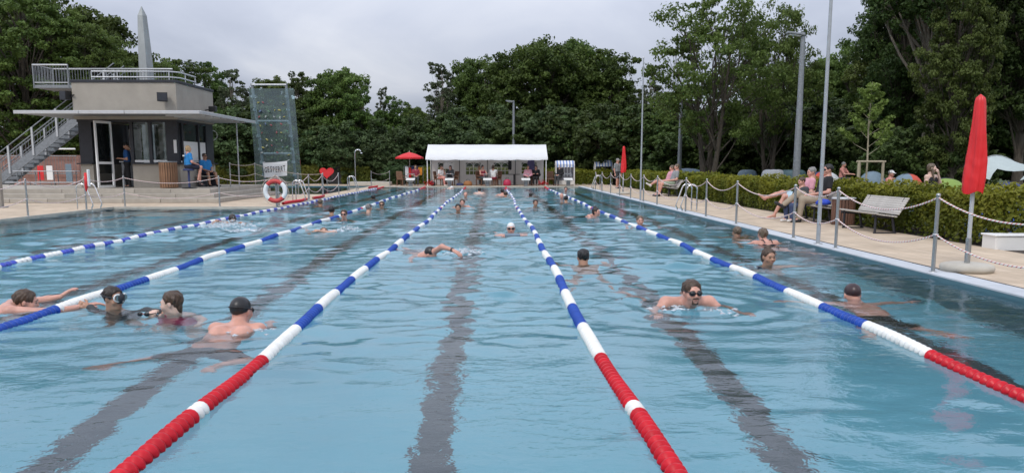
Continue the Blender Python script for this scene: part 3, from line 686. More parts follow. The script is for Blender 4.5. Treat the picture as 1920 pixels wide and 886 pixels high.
# ---- hedges
def hedge(label, x0, x1, y0, y1, h, dens, leaf, lm, seed, stems=True, cat='hedge', shoot=.25):
    r = np.random.default_rng(seed); t = empty('hedge', (x0, y0, 0), 0, label, cat)
    w, l = x1 - x0, y1 - y0
    def field(n, ff):
        u = r.uniform(0, 1, (n, 3)); return ff(u)
    Ps, Os = [], []
    lump = lambda a, b: .03 * np.sin(a * 2.3 + seed) + .03 * np.sin(a * 5.1 + 2 * seed) + .02 * np.sin(b * 3.7) + .025 * np.sin(a * 11)
    long_y = l >= w
    per = (2 * (l + w) * h + l * w); n = int(per * dens)
    s = r.uniform(0, 1, n); al = r.uniform(0, 1, n); q = r.uniform(0, 1, n)
    at_, af = (l * w) / per, ((l if long_y else w) * h) / per
    P = np.zeros((n, 3)); O = np.zeros((n, 3)); dp = np.abs(r.normal(0, .10, n))
    m = s < at_; P[m] = np.stack([q[m] * w, al[m] * l, h - dp[m]], 1); O[m] = (0, 0, 1)
    for i, (lo, hi) in enumerate(((at_, at_ + af), (at_ + af, at_ + 2 * af), (at_ + 2 * af, 1.01))):
        m = (s >= lo) & (s < hi); zz = h * q[m] ** .85
        if i == 2:
            e = r.integers(0, 2, m.sum()); sg = e * 2 - 1.0
            if long_y: P[m] = np.stack([al[m] * w, e * l - sg * dp[m], zz], 1); O[m] = np.stack([0 * sg, sg, 0 * sg], 1)
            else: P[m] = np.stack([e * w - sg * dp[m], al[m] * l, zz], 1); O[m] = np.stack([sg, 0 * sg, 0 * sg], 1)
        else:
            sg = -1.0 if i == 0 else 1.0
            if long_y: P[m] = np.stack([(0 if i == 0 else w) - sg * dp[m], al[m] * l, zz], 1); O[m] = (sg, 0, 0)
            else: P[m] = np.stack([al[m] * w, (0 if i == 0 else l) - sg * dp[m], zz], 1); O[m] = (0, sg, 0)
    lu = lump(P[:, 1] + y0, P[:, 0]); P += O * lu[:, None] * 1.1; P[:, 2] += lu * (P[:, 2] / h) * 1.2
    # thin towards the foot, so the stems show
    keep = r.uniform(0, 1, n) < np.clip(.22 + P[:, 2] / (h * .42), 0, 1); P, O = P[keep], O[keep]
    k = int((l + w) * 26 * shoot); sh = np.stack([r.uniform(0, w, k), r.uniform(0, l, k), h + np.abs(r.normal(0, .045, k))], 1); P = np.concatenate([P, sh]); O = np.concatenate([O, np.tile((0, 0, 1.0), (k, 1))])
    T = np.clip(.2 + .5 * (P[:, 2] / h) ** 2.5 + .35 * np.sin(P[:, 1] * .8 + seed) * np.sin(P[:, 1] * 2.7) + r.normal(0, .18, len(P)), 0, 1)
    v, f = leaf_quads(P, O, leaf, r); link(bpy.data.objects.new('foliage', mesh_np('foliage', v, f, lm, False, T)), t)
    if stems:
        b = MB(); y = .15
        while y < max(l, w) - .1:
            base = (w * r.uniform(.3, .6), y, -.05) if long_y else (y, l * r.uniform(.3, .6), -.05)
            for j in range(2):
                tip = Vector(base) + Vector((r.normal(0, .12), r.normal(0, .12), h * r.uniform(.6, .9))); b.tube([base, Vector(base).lerp(tip, .5) + Vector((r.normal(0, .03), r.normal(0, .03), 0)), tip], [.014, .010, .005], 5, caps=False)
            y += r.uniform(.16, .34)
        b.build('stems', M['twig'], t)
    return t
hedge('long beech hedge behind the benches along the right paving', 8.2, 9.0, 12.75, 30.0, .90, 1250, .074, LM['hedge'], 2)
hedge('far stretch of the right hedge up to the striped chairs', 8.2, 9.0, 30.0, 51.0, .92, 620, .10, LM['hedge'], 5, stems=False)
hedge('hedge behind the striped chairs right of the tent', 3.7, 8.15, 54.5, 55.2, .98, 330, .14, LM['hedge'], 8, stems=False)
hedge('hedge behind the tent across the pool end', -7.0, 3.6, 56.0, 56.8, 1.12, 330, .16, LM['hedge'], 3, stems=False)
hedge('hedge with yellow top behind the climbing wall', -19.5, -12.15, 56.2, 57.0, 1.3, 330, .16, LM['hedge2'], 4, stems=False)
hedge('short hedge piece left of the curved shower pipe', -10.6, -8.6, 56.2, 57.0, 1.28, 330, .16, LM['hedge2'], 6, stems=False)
sheet('hedge_bed', 8.05, 9.3, 10, 51.5, .045, M['soil'])
# young staked tree
yt = empty('young_tree', (xat(1625, 26), 26, 0), .3, 'young staked tree with pale leaves behind the right hedge', 'tree')
b = MB(); r_ = np.random.default_rng(8); H_ = zat(1625, 150, 26)
b.tube([(0, 0, 0), (.02, 0, 1.5), (0, .02, 2.6), (.03, 0, H_ - .1)], [.035, .03, .022, .008], 7, caps=False); C = []
for i in range(17):
    z = 1.85 + i * .13; a = i * 2.4; l = max(.12, .78 - .038 * i); e = (l * math.cos(a), l * math.sin(a), z + l * .75)
    b.tube([(0, 0, z - .15), (e[0] * .55, e[1] * .55, z + .12 * l), e], [.012, .009, .004], 5, caps=False)
    for q in np.linspace(.55, 1.1, 4): C.append(np.array([e[0] * q, e[1] * q, z - .1 + l * .8 * q]))
b.build('trunk', M['stake'], yt)
P, O, T = cloud(C, [.17] * len(C), [32] * len(C), r_, .6); v, f = leaf_quads(P, O, .10, r_)
link(bpy.data.objects.new('crown', mesh_np('crown', v, f, LM['young'], False, T)), yt)
stk = empty('tree_stake_frame', yt.location, .1, 'timber stake frame standing around the young tree trunk', 'tree stakes')
for x, y in ((-.42, -.25), (.42, -.25), (.0, .42)): MB().tube([(x, y, 0), (x, y, 1.52)], .045, 8).build('stake', M['stake'], stk)
for a, c in (((-.5, -.25), (.5, -.25)), ((-.46, -.27), (.02, .46)), ((.46, -.27), (-.02, .46))):
    MB().tube([(a[0], a[1], 1.5), (c[0], c[1], 1.5)], .035, 8).build('crossbar', M['stake'], stk)
# ================================================================== KIOSK WITH LOOKOUT
KZ, KF, KB, KR, KL = .52, 31.4, 35.35, -12.12, -16.02
def X_(px): return atY(px, 268, KF).x
kio = empty('kiosk', (KL, KF, KZ), 0, 'beige pool kiosk with dark window band, flat canopy and lookout on top', 'kiosk')
ko = Vector((KL, KF, KZ))
def kpart(name, mb, m, parent=None):
    for i, p in enumerate(mb.v): mb.v[i] = (p[0] - ko.x, p[1] - ko.y, p[2] - ko.z)
    return mb.build(name, m, parent or kio)
def bx(x0, x1, y0, y1, z0, z1, mb=None, mi=0, bev=0.0):
    mb = mb or MB(); return mb.box(((x0 + x1) / 2, (y0 + y1) / 2, (z0 + z1) / 2), (x1 - x0, y1 - y0, z1 - z0), mi=mi, bev=bev)
xd0, xd1 = X_(172), X_(246)
b = bx(xd1, KR, KF, KF + .2, KZ + .23, 1.42); bx(KL + .1, xd0, KF, KF + .2, KZ + .23, 1.42, b); bx(KR - .2, KR, KF + .203, KB, KZ + .23, 1.42, b); bx(KL + .1, KL + .3, KF + .203, KB, KZ + .23, 1.42, b); bx(KL + .303, KR - .203, KB - .2, KB - .003, KZ + .23, 1.42, b)
kpart('base_wall', b, M['render'])
for q in ((xd1, KR + .02, KF - .02, KF + .2), (KL + .08, xd0, KF - .02, KF + .2), (KR - .2, KR + .02, KF + .203, KB), (KL + .08, KL + .3, KF + .203, KB)): kpart('plinth', bx(*q, KZ, KZ + .23), M['plinth'])
b = bx(xd1 - .02, KR + .12, KF - .1, KF + .22, 1.42, 1.47); bx(KL, xd0, KF - .1, KF + .22, 1.42, 1.47, b); bx(KR - .2, KR + .12, KF + .223, KB, 1.42, 1.47, b)
kpart('window_sill', b, M['dark'])
kpart('floor', bx(KL + .3, KR - .2, KF - .0, KB - .2, KZ - .003, KZ + .012), M['plinth'])
WT = 3.02
# dark posts and solid panels of the window band (front then right-hand side)
def front_post(p0, p1, m='dark'): kpart('window_post', bx(X_(p0), X_(p1), KF + .03, KF + .15, 1.47, WT), M[m])
b = bx(X_(148), xd0, KF + .03, KF + .15, 1.47, WT); kpart('dark_panel', b, M['dark'])
front_post(243.5, 249); front_post(278, 284)
kpart('dark_panel', bx(X_(311), KR - .05, KF + .03, KF + .15, 1.47, WT), M['dark'])
kpart('notice', bx(X_(325), X_(330.5), KF + .015, KF + .027, 1.85, 2.35), M['paper'])
kpart('window_head', bx(KL + .05, KR - .03, KF + .03, KF + .15, WT, 3.12), M['dark'])
for p0, p1 in ((249, 278), (284, 311)):
    fr = kpart('window', bx(X_(p0) + .01, X_(p1) - .01, KF + .06, KF + .10, 1.50, 1.58), M['white'])
    g = bx(X_(p0) + .01, X_(p1) - .01, KF + .075, KF + .085, 1.58, WT); kpart('pane', g, M['glass'], fr)
    bx_ = bx(X_(p1) - .12, X_(p1) - .05, KF + .1, KF + .13, 1.58, WT); kpart('curtain', bx_, M['pvcwall'], fr)
def side_post(y0, y1): kpart('window_post', bx(KR - .15, KR - .03, y0, y1, 1.47, WT), M['dark'])
for y0, y1 in ((KF + .16, KF + .22), (31.85, 31.98), (33.62, 33.74), (34.5, KB)): side_post(y0, y1)
kpart('window_head', bx(KR - .15, KR - .03, KF + .16, KB, WT, 3.12), M['dark'])
for y0, y1, wb in ((31.62, 31.85, 0), (31.98, 33.62, 1), (33.74, 34.5, 1)):
    fr = kpart('window', bx(KR - .11, KR - .07, y0, y1, 1.49, 1.55), M['white'])
    kpart('pane', bx(KR - .095, KR - .085, y0, y1, 1.55, WT), M['glass'], fr)
    if wb: kpart('white_blind', bx(KR - .082, KR - .076, y0 + .01, y1 - .01, 1.56, 2.32), M['white'], fr)
# back posts, solid left wall, and a rear wall added to darken the inside
for x0, x1 in ((KL + .3, KL + .45), (-14.6, -14.45), (KR - .4, KR - .2)): kpart('window_post', bx(x0, x1, KB - .16, KB - .06, 1.42, 3.1), M['dark'])
kpart('left_wall', bx(KL + .1, KL + .25, KF + .203, KB, 1.42, 3.1), M['dark']); kpart('added_rear_wall', bx(-14.45, KR - .4, KB - .15, KB - .07, 1.42, 3.1), M['plinth'])
kpart('inner_curtain', bx(-15.6, -15.1, KB - .4, KB - .36, .9, 2.9), M['pvcwall']); kpart('inner_curtain', bx(-14.3, -13.9, KB - .45, KB - .4, .9, 2.9), M['pvcwall'])
# upper storey
kpart('upper_wall', bx(KL, KR + .03, KF - .05, KB + .05, 3.12, 4.5), M['render'])
kpart('coping', bx(KL - .04, KR + .07, KF - .09, KB + .09, 4.5, 4.60, bev=.01), M['dark'])
# canopy: soffit plates round the building and a light fascia in lengths
CZ0, CZ1 = 3.22, 3.32; cx0, cx1, cy0, cy1 = -17.26, -10.6, 29.6, 36.4
for a in ((cx0 + .05, cx1 - .05, cy0 + .05, KF - .06), (KR + .04, cx1 - .05, KF - .05, cy1 - .05), (cx0 + .05, KL - .01, KF - .05, cy1 - .05)): kpart('canopy_plate', bx(*a, CZ0 + .02, CZ1 - .01), M['galv'])
xs = [cx0, xat(155, cy0), xat(240, cy0), cx1]
for a, c in zip(xs[:-1], xs[1:]): kpart('fascia', bx(a, c - .012, cy0 - .02, cy0 + .045, CZ0, CZ1 + .02, bev=.012), M['alu'])
ys_ = [cy0 + .05, 31.6, 33.7, cy1]
for a, c in zip(ys_[:-1], ys_[1:]): kpart('fascia', bx(cx1 - .045, cx1 + .02, a, c - .012, CZ0, CZ1 + .02, bev=.012), M['alu'])
for y in np.arange(30.2, 35.8, .8): kpart('canopy_beam', bx(KR + .04, cx1 - .06, y, y + .06, CZ0 - .05, CZ0 + .018), M['alu'])
kpart('canopy_post', MB().tube([(xat(447, 35.2), 35.2, .51), (xat(447, 35.2), 35.2, CZ0)], .03, 8), M['alu'])
# open glazed door leaf
dl = kpart('door', MB(), M['white']); P0, P1 = Vector((xat(183, 30.7), 30.7, 0)), Vector((X_(209), KF - .02, 0))
dmb = MB(); dv = (P1 - P0); rz_ = math.atan2(dv.y, dv.x); mid = (P0 + P1) / 2; ln = dv.length
for p in (P0, P1): dmb.box((p.x, p.y, KZ + 1.27), (.07, .06, 2.5), rz_)
for z in (KZ + .06, KZ + .95, KZ + 2.48): dmb.box((mid.x, mid.y, z), (ln - .07, .05, .09), rz_)
kpart('door_frame', dmb, M['white'], dl); kpart('pane', MB().box((mid.x, mid.y, KZ + 1.5), (ln - .07, .012, 1.9), rz_), M['glass'], dl)
kpart('counter', bx(X_(208), X_(238), KF + .7, KF + 1.25, KZ + .012, 1.5, bev=.03), M['galv'])
kpart('counter_top', bx(X_(206), X_(240), KF + .66, KF + 1.3, 1.5, 1.54), M['alu'])
# low pipe rails on the coping and the lookout railing behind
b = MB(); xa, xb = atY(168, 145, KF).x, atY(314, 145, KF).x
for z in (4.72, 4.93):
    b.tube([(xa, KF + .15, z), (xb, KF + .15, z), (xb + .3, KF + .5, z), (xb + .3, 33.5, z)], .028, 8)
for x in np.linspace(xa, xb, 4): b.tube([(x, KF + .15, 4.6), (x, KF + .15, 4.93)], .02, 6)
for y in (32.4, 33.45): b.tube([(xb + .3, y, 4.6), (xb + .3, y, 4.93)], .02, 6)
kpart('pipe_rail', b, M['alu'])
lk = empty('lookout_railing', (-20.0, 36.5, 4.85), 0, 'galvanised railing round the lookout platform behind the kiosk roof', 'railing')
def loc_build(name, mb, m, parent, kind=None):
    o = parent.location
    for i, p in enumerate(mb.v): mb.v[i] = (p[0] - o.x, p[1] - o.y, p[2] - o.z)
    return tag(mb.build(name, m, parent), kind=kind)
x0, x1, yb, yf = -20.0, -14.6, 37.6, 36.0
loc_build('platform', bx(x0, -16.3, yf, yb, 4.72, 4.85), M['galv'], lk)
rail = MB().tube([(-18.5, yf, 5.7), (x0, yf, 5.7), (x0, yb, 5.72), (x1, yb, 5.72)], .035, 8); rail.tube([(-18.5, yf, 4.95), (x0, yf, 4.95), (x0, yb, 4.95), (x1, yb, 4.95)], .02, 6)
loc_build('handrail', rail, M['alu'], lk)
b = MB()
for x in np.arange(x0, x1, .125): b.tube([(x, yb, 4.95), (x, yb, 5.7)], .011, 4, caps=False)
for x in np.arange(x0, -18.5, .125): b.tube([(x, yf, 4.95), (x, yf, 5.7)], .011, 4, caps=False)
for y in np.arange(yf, yb, .125): b.tube([(x0, y, 4.95), (x0, y, 5.7)], .011, 4, caps=False)
loc_build('balusters', b, M['galv'], lk, 'stuff')
for x, y in ((x0, yf), (x0, yb), (-18.5, yf), (-17.6, yb), (-16.2, yb)): loc_build('railing_post', MB().tube([(x, y, 4.7), (x, y, 5.7)], .03, 6), M['galv'], lk)
# outside stairs
sx0, sz0, sx1, sz1 = -23.4, -.08, -16.85, 4.72
st = empty('outside_staircase', (sx0, 37.2, 0), 0, 'grey steel outside staircase rising to the lookout left of the kiosk', 'staircase')
sl = (sz1 - sz0) / (sx1 - sx0)
for y in (36.75, 37.75):
    b = MB(); a = math.atan(sl); cx, cz = (sx0 + sx1) / 2, (sz0 + sz1) / 2; ln = math.hypot(sx1 - sx0, sz1 - sz0)
    b.box((cx, y, cz), (ln, .05, .34), rot=Matrix.Rotation(-a, 3, 'Y')); loc_build('stringer', b, M['galv'], st)
    b = MB()
    for dz in (1.15, .85): b.tube([(sx0, y, sz0 + dz), (sx1, y, sz1 + dz)], .026, 7)
    b.tube([(sx0, y, sz0 + .27), (sx1, y, sz1 + .27)], .018, 6); loc_build('handrail', b, M['galv'], st)
    b = MB()
    for x in np.arange(sx0, sx1, .14): z = sz0 + (x - sx0) * sl; b.tube([(x, y, z + .27), (x, y, z + .85)], .010, 4, caps=False)
    loc_build('balusters', b, M['galv'], st, 'stuff')
    for x in np.arange(sx0 + .5, sx1, 1.12): z = sz0 + (x - sx0) * sl; loc_build('railing_post', bx(x - .04, x + .04, y - .075, y - .026, z - .1, z + 1.14), M['alu'], st)
for k in range(26):
    x = sx0 + .25 * k + .1; z = sz0 + (x - sx0) * sl
    if z < .05: continue
    o = loc_build('tread', bx(x, x + .27, 36.79, 37.71, z - .02, z + .02), M['galv'], st)
# grey obelisk
ob = MB(); ox, oy = -16.3, 39.0; zt = zat(264, 30, 39)
prof = [(.40, 0), (.36, 4.0), (.27, zt * .82), (.19, zt), (.015, zt + .42)]
ob.lathe(prof, (0, 0, 0), 4, smooth=False, sx=1.05, sy=.8)
o = ob.build('obelisk', mat('grey_sheet_metal', (.33, .35, .35), .6, .3, var=.3, vscale=1.2, stretch=(1, 1, .4)), None, (ox, oy, 0)); o.rotation_euler = (0, -.012, .5); tag(o, 'tall tapered grey obelisk rising behind the kiosk roof', 'obelisk')
# loudspeakers on the upper wall
def speaker(x, y, z, rz, label, arm):
    s = empty('loudspeaker', (x, y, z), rz, label, 'loudspeaker')
    MB().prism([(-.19, -.14), (.19, -.14), (.12, .14), (-.12, .14)], -.16, .17).build('cabinet', M['black'], s)
    MB().box((0, -.146, .005), (.34, .012, .29), bev=.004).build('grille', M['dark'], s); MB().tube([(0, .1, 0), arm], .025, 8).build('bracket', M['black'], s)
speaker(atY(313, 192, KF).x, KF - .33, 3.93, .15, 'black loudspeaker at the right end of the beige upper wall', (-.12, .27, 0))
speaker(atY(127, 188, KF).x, KF - .1, 4.0, -.5, 'black loudspeaker at the left corner of the beige upper wall', (.3, .12, .02))
fl = empty('floodlight', (KR + .35, 34.4, 3.72), 0, 'small black floodlight on the right side of the upper wall', 'floodlight')
MB().box((0, 0, 0), (.3, .24, .22), bev=.02).build('housing', M['black'], fl); MB().tube([(0, 0, 0), (-.33, 0, -.05)], .02, 6).build('bracket', M['black'], fl)
# landing net hoop on a white pole
hp = empty('skimmer_hoop', (xat(400, 35.9), 35.9, .51), 0, 'white hoop on a pole standing by the right kiosk corner', 'net hoop')
MB().tube([(0, 0, 0), (0, 0, 1.95)], .022, 8).build('pole', M['alu'], hp); MB().tube([(.24 * math.cos(a), 0, 2.17 + .22 * math.sin(a)) for a in np.linspace(-PI / 2, PI * 1.5, 19)], .016, 6).build('hoop', M['alu'], hp)
# slatted litter bins
def bin_(loc, r, h, m, label, lid):
    t = empty('litter_bin', loc, 0, label, 'litter bin'); n = 22
    me = MB().box((0, 0, 0), (2 * PI * r / n * .8, .03, h - .03), bev=.004).data('slat', m)
    for k in range(n):
        a = 2 * PI * k / n; o = link(bpy.data.objects.new('slat', me), t); o.location = (r * math.cos(a), r * math.sin(a), h / 2); o.rotation_euler.z = a + PI / 2
    MB().lathe([(r - .03, .02), (r - .03, h - .04)], n=22).build('liner', M['black'], t)
    MB().lathe([(r * .55, h + .01), (r * .6, h + .035), (r + .02, h + .03), (r + .03, h), (r - .02, h - .03)], n=24).build('lid', lid, t)
bin_((xat(315, 30.75), 30.75, .52), .31, .98, M['wood'], 'round wooden slatted litter bin in front of the kiosk wall', M['galv'])
bin_((xat(1586, 17.75), 17.75, DECK), .235, .58, M['woodred'], 'reddish slatted litter bin between the two right benches', M['alu'])
# bar stool
bs_ = empty('bar_stool', (xat(353, 30.3), 30.3, .52), 0, 'round black stool under the woman in the blue shirt', 'stool')
MB().lathe([(0, 0), (.27, 0), (.27, .02), (.05, .045), (.035, .06)], n=20).build('foot_plate', M['black'], bs_); MB().tube([(0, 0, .05), (0, 0, .66)], .04, 10).build('column', M['tent_blue'], bs_); MB().lathe([(0, .655), (.19, .66), (.2, .7), (.17, .735), (0, .74)], n=18).build('seat', M['tent_blue'], bs_)
wb = empty('wall_bench', (-11.8, 33.4, .52), 0, 'low bench under the kiosk side window holding the man in sunglasses', 'bench')
MB().box((0, 0, .42), (.5, 1.3, .05), bev=.01).build('seat', M['plinth'], wb)
for y in (-.5, .5): MB().box((-.02, y, .2), (.4, .06, .4)).build('leg', M['dark'], wb)
# column at the left border, long table and bench, pinkish wall far left
cl_ = empty('steel_column', (at(2, 389, DECK).x, at(2, 389, DECK).y, DECK), 0, 'dark grey steel column cut by the left picture border', 'column')
MB().box((0, 0, .82), (.14, .14, 1.6), bev=.01).build('shaft', M['plinth'], cl_); MB().box((0, 0, .012), (.3, .3, .024)).build('base_plate', M['galv'], cl_)
for (px0, px1, Y, y, lab, nm) in ((28, 144, 36.3, 320, 'long steel framed table with thin pale top beside the staircase', 'long_table'), (12, 144, 35.6, 341, 'long low steel rail bench in front of the long table', 'long_bench')):
    x0, x1, z = xat(px0, Y), xat(px1, Y), zat(px0, y, Y); t = empty(nm, (x0, Y, .52), 0, lab, 'table' if 'table' in nm else 'bench')
    MB().box(((x1 - x0) / 2, 0, z - .52 - .02), (x1 - x0, .45, .035), bev=.008).build('top', M['alu'], t)
    for q in np.linspace(.15, x1 - x0 - .15, 4):
        for s in (-.17, .17): MB().tube([(q, s, 0), (q, s, z - .56)], .02, 6).build('leg', M['galv'], t)
pw = empty('pinkish_wall', (xat(-30, 47), 47, 0), 0, 'pinkish wall with white railing far behind the staircase', 'wall')
w_ = xat(150, 47) - xat(-30, 47); MB().box((w_ / 2, 0, .98), (w_, .25, 1.95)).build('wall_body', M['brick'], pw)
b = MB()
for x in np.arange(.1, w_, .16): b.tube([(x, -.3, .9), (x, -.3, 1.9)], .012, 4, caps=False)
b.tube([(0, -.3, 1.9), (w_, -.3, 1.9)], .03, 6); b.tube([(0, -.3, .9), (w_, -.3, .9)], .03, 6); tag(b.build('railing', M['galv'], pw), kind='stuff')
b = MB().tube([(w_ * .62, -.4, 2.3), (w_, -.4, 2.3)], .05, 6); b.build('top_rail', M['white'], pw)
for k, (px, c) in enumerate(((75, M['red']), (92, M['white']), (128, M['tent_sky']))):
    tag(MB().box((xat(px, 46), 46, .95), (.34, .03, .8 + .2 * (k == 2)), bev=.008).build('hung_towel', c), ('red', 'white', 'pale blue')[k] + ' towel hung on the railing far behind the staircase', 'towel')
rb = empty('rescue_bag', (-12.2, 24.33, DECK), 0, 'red rescue float bag hanging from the fence post by the kiosk ladder', 'rescue bag')
MB().tube([(0, -.05, .95), (.02, -.06, 1.1), (.02, -.06, .72), (0, -.06, .55)], [.02, .06, .075, .03], 9, flat=.6).build('bag', M['red'], rb); MB().box((.09, -.04, .95), (.05, .1, .5), bev=.01).build('strap', M['white'], rb)

# ================================================================== CLIMBING WALL
cw = empty('climbing_wall', (xat(518, 38.2), 38.2, 0), 0, 'see-through climbing wall of tinted glass on two tubes', 'climbing wall'); co = cw.location
def cpt(px, py, dy=0): p = atY(px, py, 38.2 + dy); return p - co
tops = (cpt(466, 166, .25), cpt(551, 166, .25)); bots = (cpt(482, 352, .0), cpt(567, 352, .0))
def slabq(q, th, mb):
    n = (q[1] - q[0]).cross(q[3] - q[0]).normalized() * th
    return mb.add([*q, *[p + n for p in q]], [(0, 1, 2, 3), (7, 6, 5, 4), (0, 4, 5, 1), (1, 5, 6, 2), (2, 6, 7, 3), (3, 7, 4, 0)])
def lerp2(u, v): return tops[0].lerp(tops[1], u).lerp(bots[0].lerp(bots[1], u), v)
for v0, v1 in ((0, .335), (.337, .66), (.662, 1.0)): slabq([lerp2(0, v0), lerp2(1, v0), lerp2(1, v1), lerp2(0, v1)], .02, MB()).build('glass_panel', M['climb'], cw)
for a, c in ((cpt(472, 157, .6), cpt(499, 352, .5)), (cpt(536, 157, .6), cpt(556, 352, .5))):
    tb = MB().tube([a, c], .065, 10).build('tube', M['galv'], cw); n = 8
    for k in range(1, n):
        p = a.lerp(c, k / n); MB().tube([p + Vector((-.01, -.1, -.05)), p + Vector((.01, -.1, .05))], .09, 8).build('clamp', M['alu'], tb)
for py, x0, x1 in ((159, 472, 537), (227, 482, 543), (288, 491, 549)): MB().tube([cpt(x0, py, .55), cpt(x1, py, .55)], .045, 8).build('crossbar', M['alu'], cw)
hc = [mat('climbing_hold_' + n, c, .6) for n, c in (('yellow', (.36, .33, .10)), ('red', (.30, .08, .09)), ('green', (.10, .20, .12)), ('blue', (.10, .15, .25)), ('pale', (.34, .37, .36)))]
hr = random.Random(9); hm = [MB().lathe([(0, -.05), (.06, -.035), (.075, 0), (.045, .04), (0, .05)], n=7, sx=1.5, sy=.6).data('hold', m) for m in hc]
for i in range(6):
    for j in range(8):
        if hr.random() < .18: continue
        p = lerp2(.2 + .11 * i + hr.uniform(-.02, .02), .15 + .072 * j + hr.uniform(-.012, .012))
        o = link(bpy.data.objects.new('hold', hr.choice(hm)), cw); o.location = p + Vector((0, -.05, 0)); o.rotation_euler = (hr.uniform(-.3, .3), hr.uniform(0, 6), 0); s = hr.uniform(.4, .75); o.scale = (s, s, s)
# closed sign hung low on it: cloth with hand painted word
sg = empty('closed_sign', (xat(517, 37.7), 37.7, 0), 0, 'white cloth sign reading GESPERRT hung on the climbing wall', 'sign')
def spt(px, py): return atY(px, py, 37.7) - sg.location
A, B, C_, D = spt(492.5, 305), spt(538.5, 301.5), spt(538.5, 329), spt(496, 333); v = []; f = []; n = 12
for j in range(n + 1):
    for i in range(n + 1):
        u, w = i / n, j / n; p = A.lerp(B, u).lerp(D.lerp(C_, u), w) + Vector((0, .025 * math.sin(u * 9 + w * 3) * (.4 + w) + .012 * math.sin(w * 11 + u * 4), -.02 * (1 - w) * math.sin(PI * u))); v.append(tuple(p))
for j in range(n):
    for i in range(n): f.append((j * 13 + i, j * 13 + i + 1, j * 13 + i + 14, j * 13 + i + 13))
link(bpy.data.objects.new('cloth', mesh_np('cloth', v, f, M['pvc'])), sg)
x = 0.0
for k, ch in enumerate('GESPERRT'):
    cu = bpy.data.curves.new('painted_letter', 'FONT'); cu.body = ch; cu.size = .36 + .02 * ((k * 7) % 3 - 1); cu.extrude = .002; cu.align_x = 'CENTER'; cu.align_y = 'CENTER'; cu.offset = .003; cu.materials.append(M['black'])
    o = link(bpy.data.objects.new('painted_letter', cu), sg); u = .11 + .112 * k; p = A.lerp(B, u).lerp(D.lerp(C_, u), .52 - .03 * math.sin(k)); o.location = p + Vector((0, -.07, 0)); me_ = bpy.data.meshes.new_from_object(o); bpy.data.objects.remove(o); me_.name = 'painted_letter'
    if not me_.materials: me_.materials.append(M['black'])
    o = link(bpy.data.objects.new('painted_letter', me_), sg); o.location = p + Vector((0, -.07, 0)); o.rotation_euler = (PI / 2, (.05, -.04, .08, -.03)[k % 4] - .06, 0); o.scale = (.50, 1, 1)
for q in (A, B): MB().tube([q, q + Vector((0, .4, .06))], .008, 5).build('cord', M['white'], sg)

# ================================================================== FAR END: TENT, PARASOL, STARTING BLOCKS
tt = empty('party_tent', (-.4, 51.6, DECK), 0, 'long white party tent with arched windows at the far pool end', 'tent'); to = Vector(tt.location)
def tb_(name, mb, m, parent=None): 
    for i, p in enumerate(mb.v): mb.v[i] = (p[0] - to.x, p[1] - to.y, p[2] - to.z)
    return mb.build(name, m, parent or tt)
ex0, ex1, rx0, rx1 = xat(798, 51.6), xat(1027, 51.6), xat(803, 53.2), xat(1023.5, 53.2); ze, zr = zat(900, 295, 51.6), zat(900, 271, 53.2); yb_ = 54.8
v = []; f = []; n = 24
for j, (y, z) in enumerate(((51.58, ze - .15), (51.6, ze), (52.4, (ze + zr) / 2 - .02), (53.2, zr), (54.0, (ze + zr) / 2 - .02), (54.8, ze), (54.82, ze - .15))):
    for i in range(n + 1):
        u = i / n; k = (y - 51.6) / 1.6; k = 1 - abs(1 - min(max(k, 0), 2)); a, c = ex0 + (rx0 - ex0) * k, ex1 + (rx1 - ex1) * k
        sg_ = -.03 * abs(math.sin(u * PI * 4)) * (.4 + .6 * (1 - k)) if j not in (3,) else -.012 * abs(math.sin(u * PI * 4)); v.append((a + (c - a) * u, y, z + (sg_ if j not in (1, 5) else sg_ * .3) + (.015 * math.sin(u * 60) if j in (0, 6) else 0)))
for j in range(6):
    for i in range(n): f.append((j * (n + 1) + i, j * (n + 1) + i + 1, (j + 1) * (n + 1) + i + 1, (j + 1) * (n + 1) + i))
v = [(p[0] - to.x, p[1] - to.y, p[2] - to.z) for p in v]
link(bpy.data.objects.new('roof_sheet', mesh_np('roof_sheet', v, f, M['pvc'])), tt)
for x in (ex0 + .04, ex1 - .04): tb_('gable_sheet', MB().add([(x, 51.62, ze), (x, 54.78, ze), (x, 53.2, zr - .02)], [(0, 1, 2)]), M['pvc'])
for i, x in enumerate(np.linspace(ex0 + .1, ex1 - .1, 5)):
    for y in (51.66, 54.74):
        if y < 52 and 0 < i < 4: continue
        tb_('tent_pole', MB().tube([(x, y, DECK), (x, y, ze)], .03, 8), M['white'])
tb_('eave_rail', MB().tube([(ex0, 51.68, ze - .03), (ex1, 51.68, ze - .03)], .025, 8), M['white'])
wx = np.linspace(xat(809, 54.7), xat(1018, 54.7), 5); z0w, z1w = DECK + .02, ze - .03
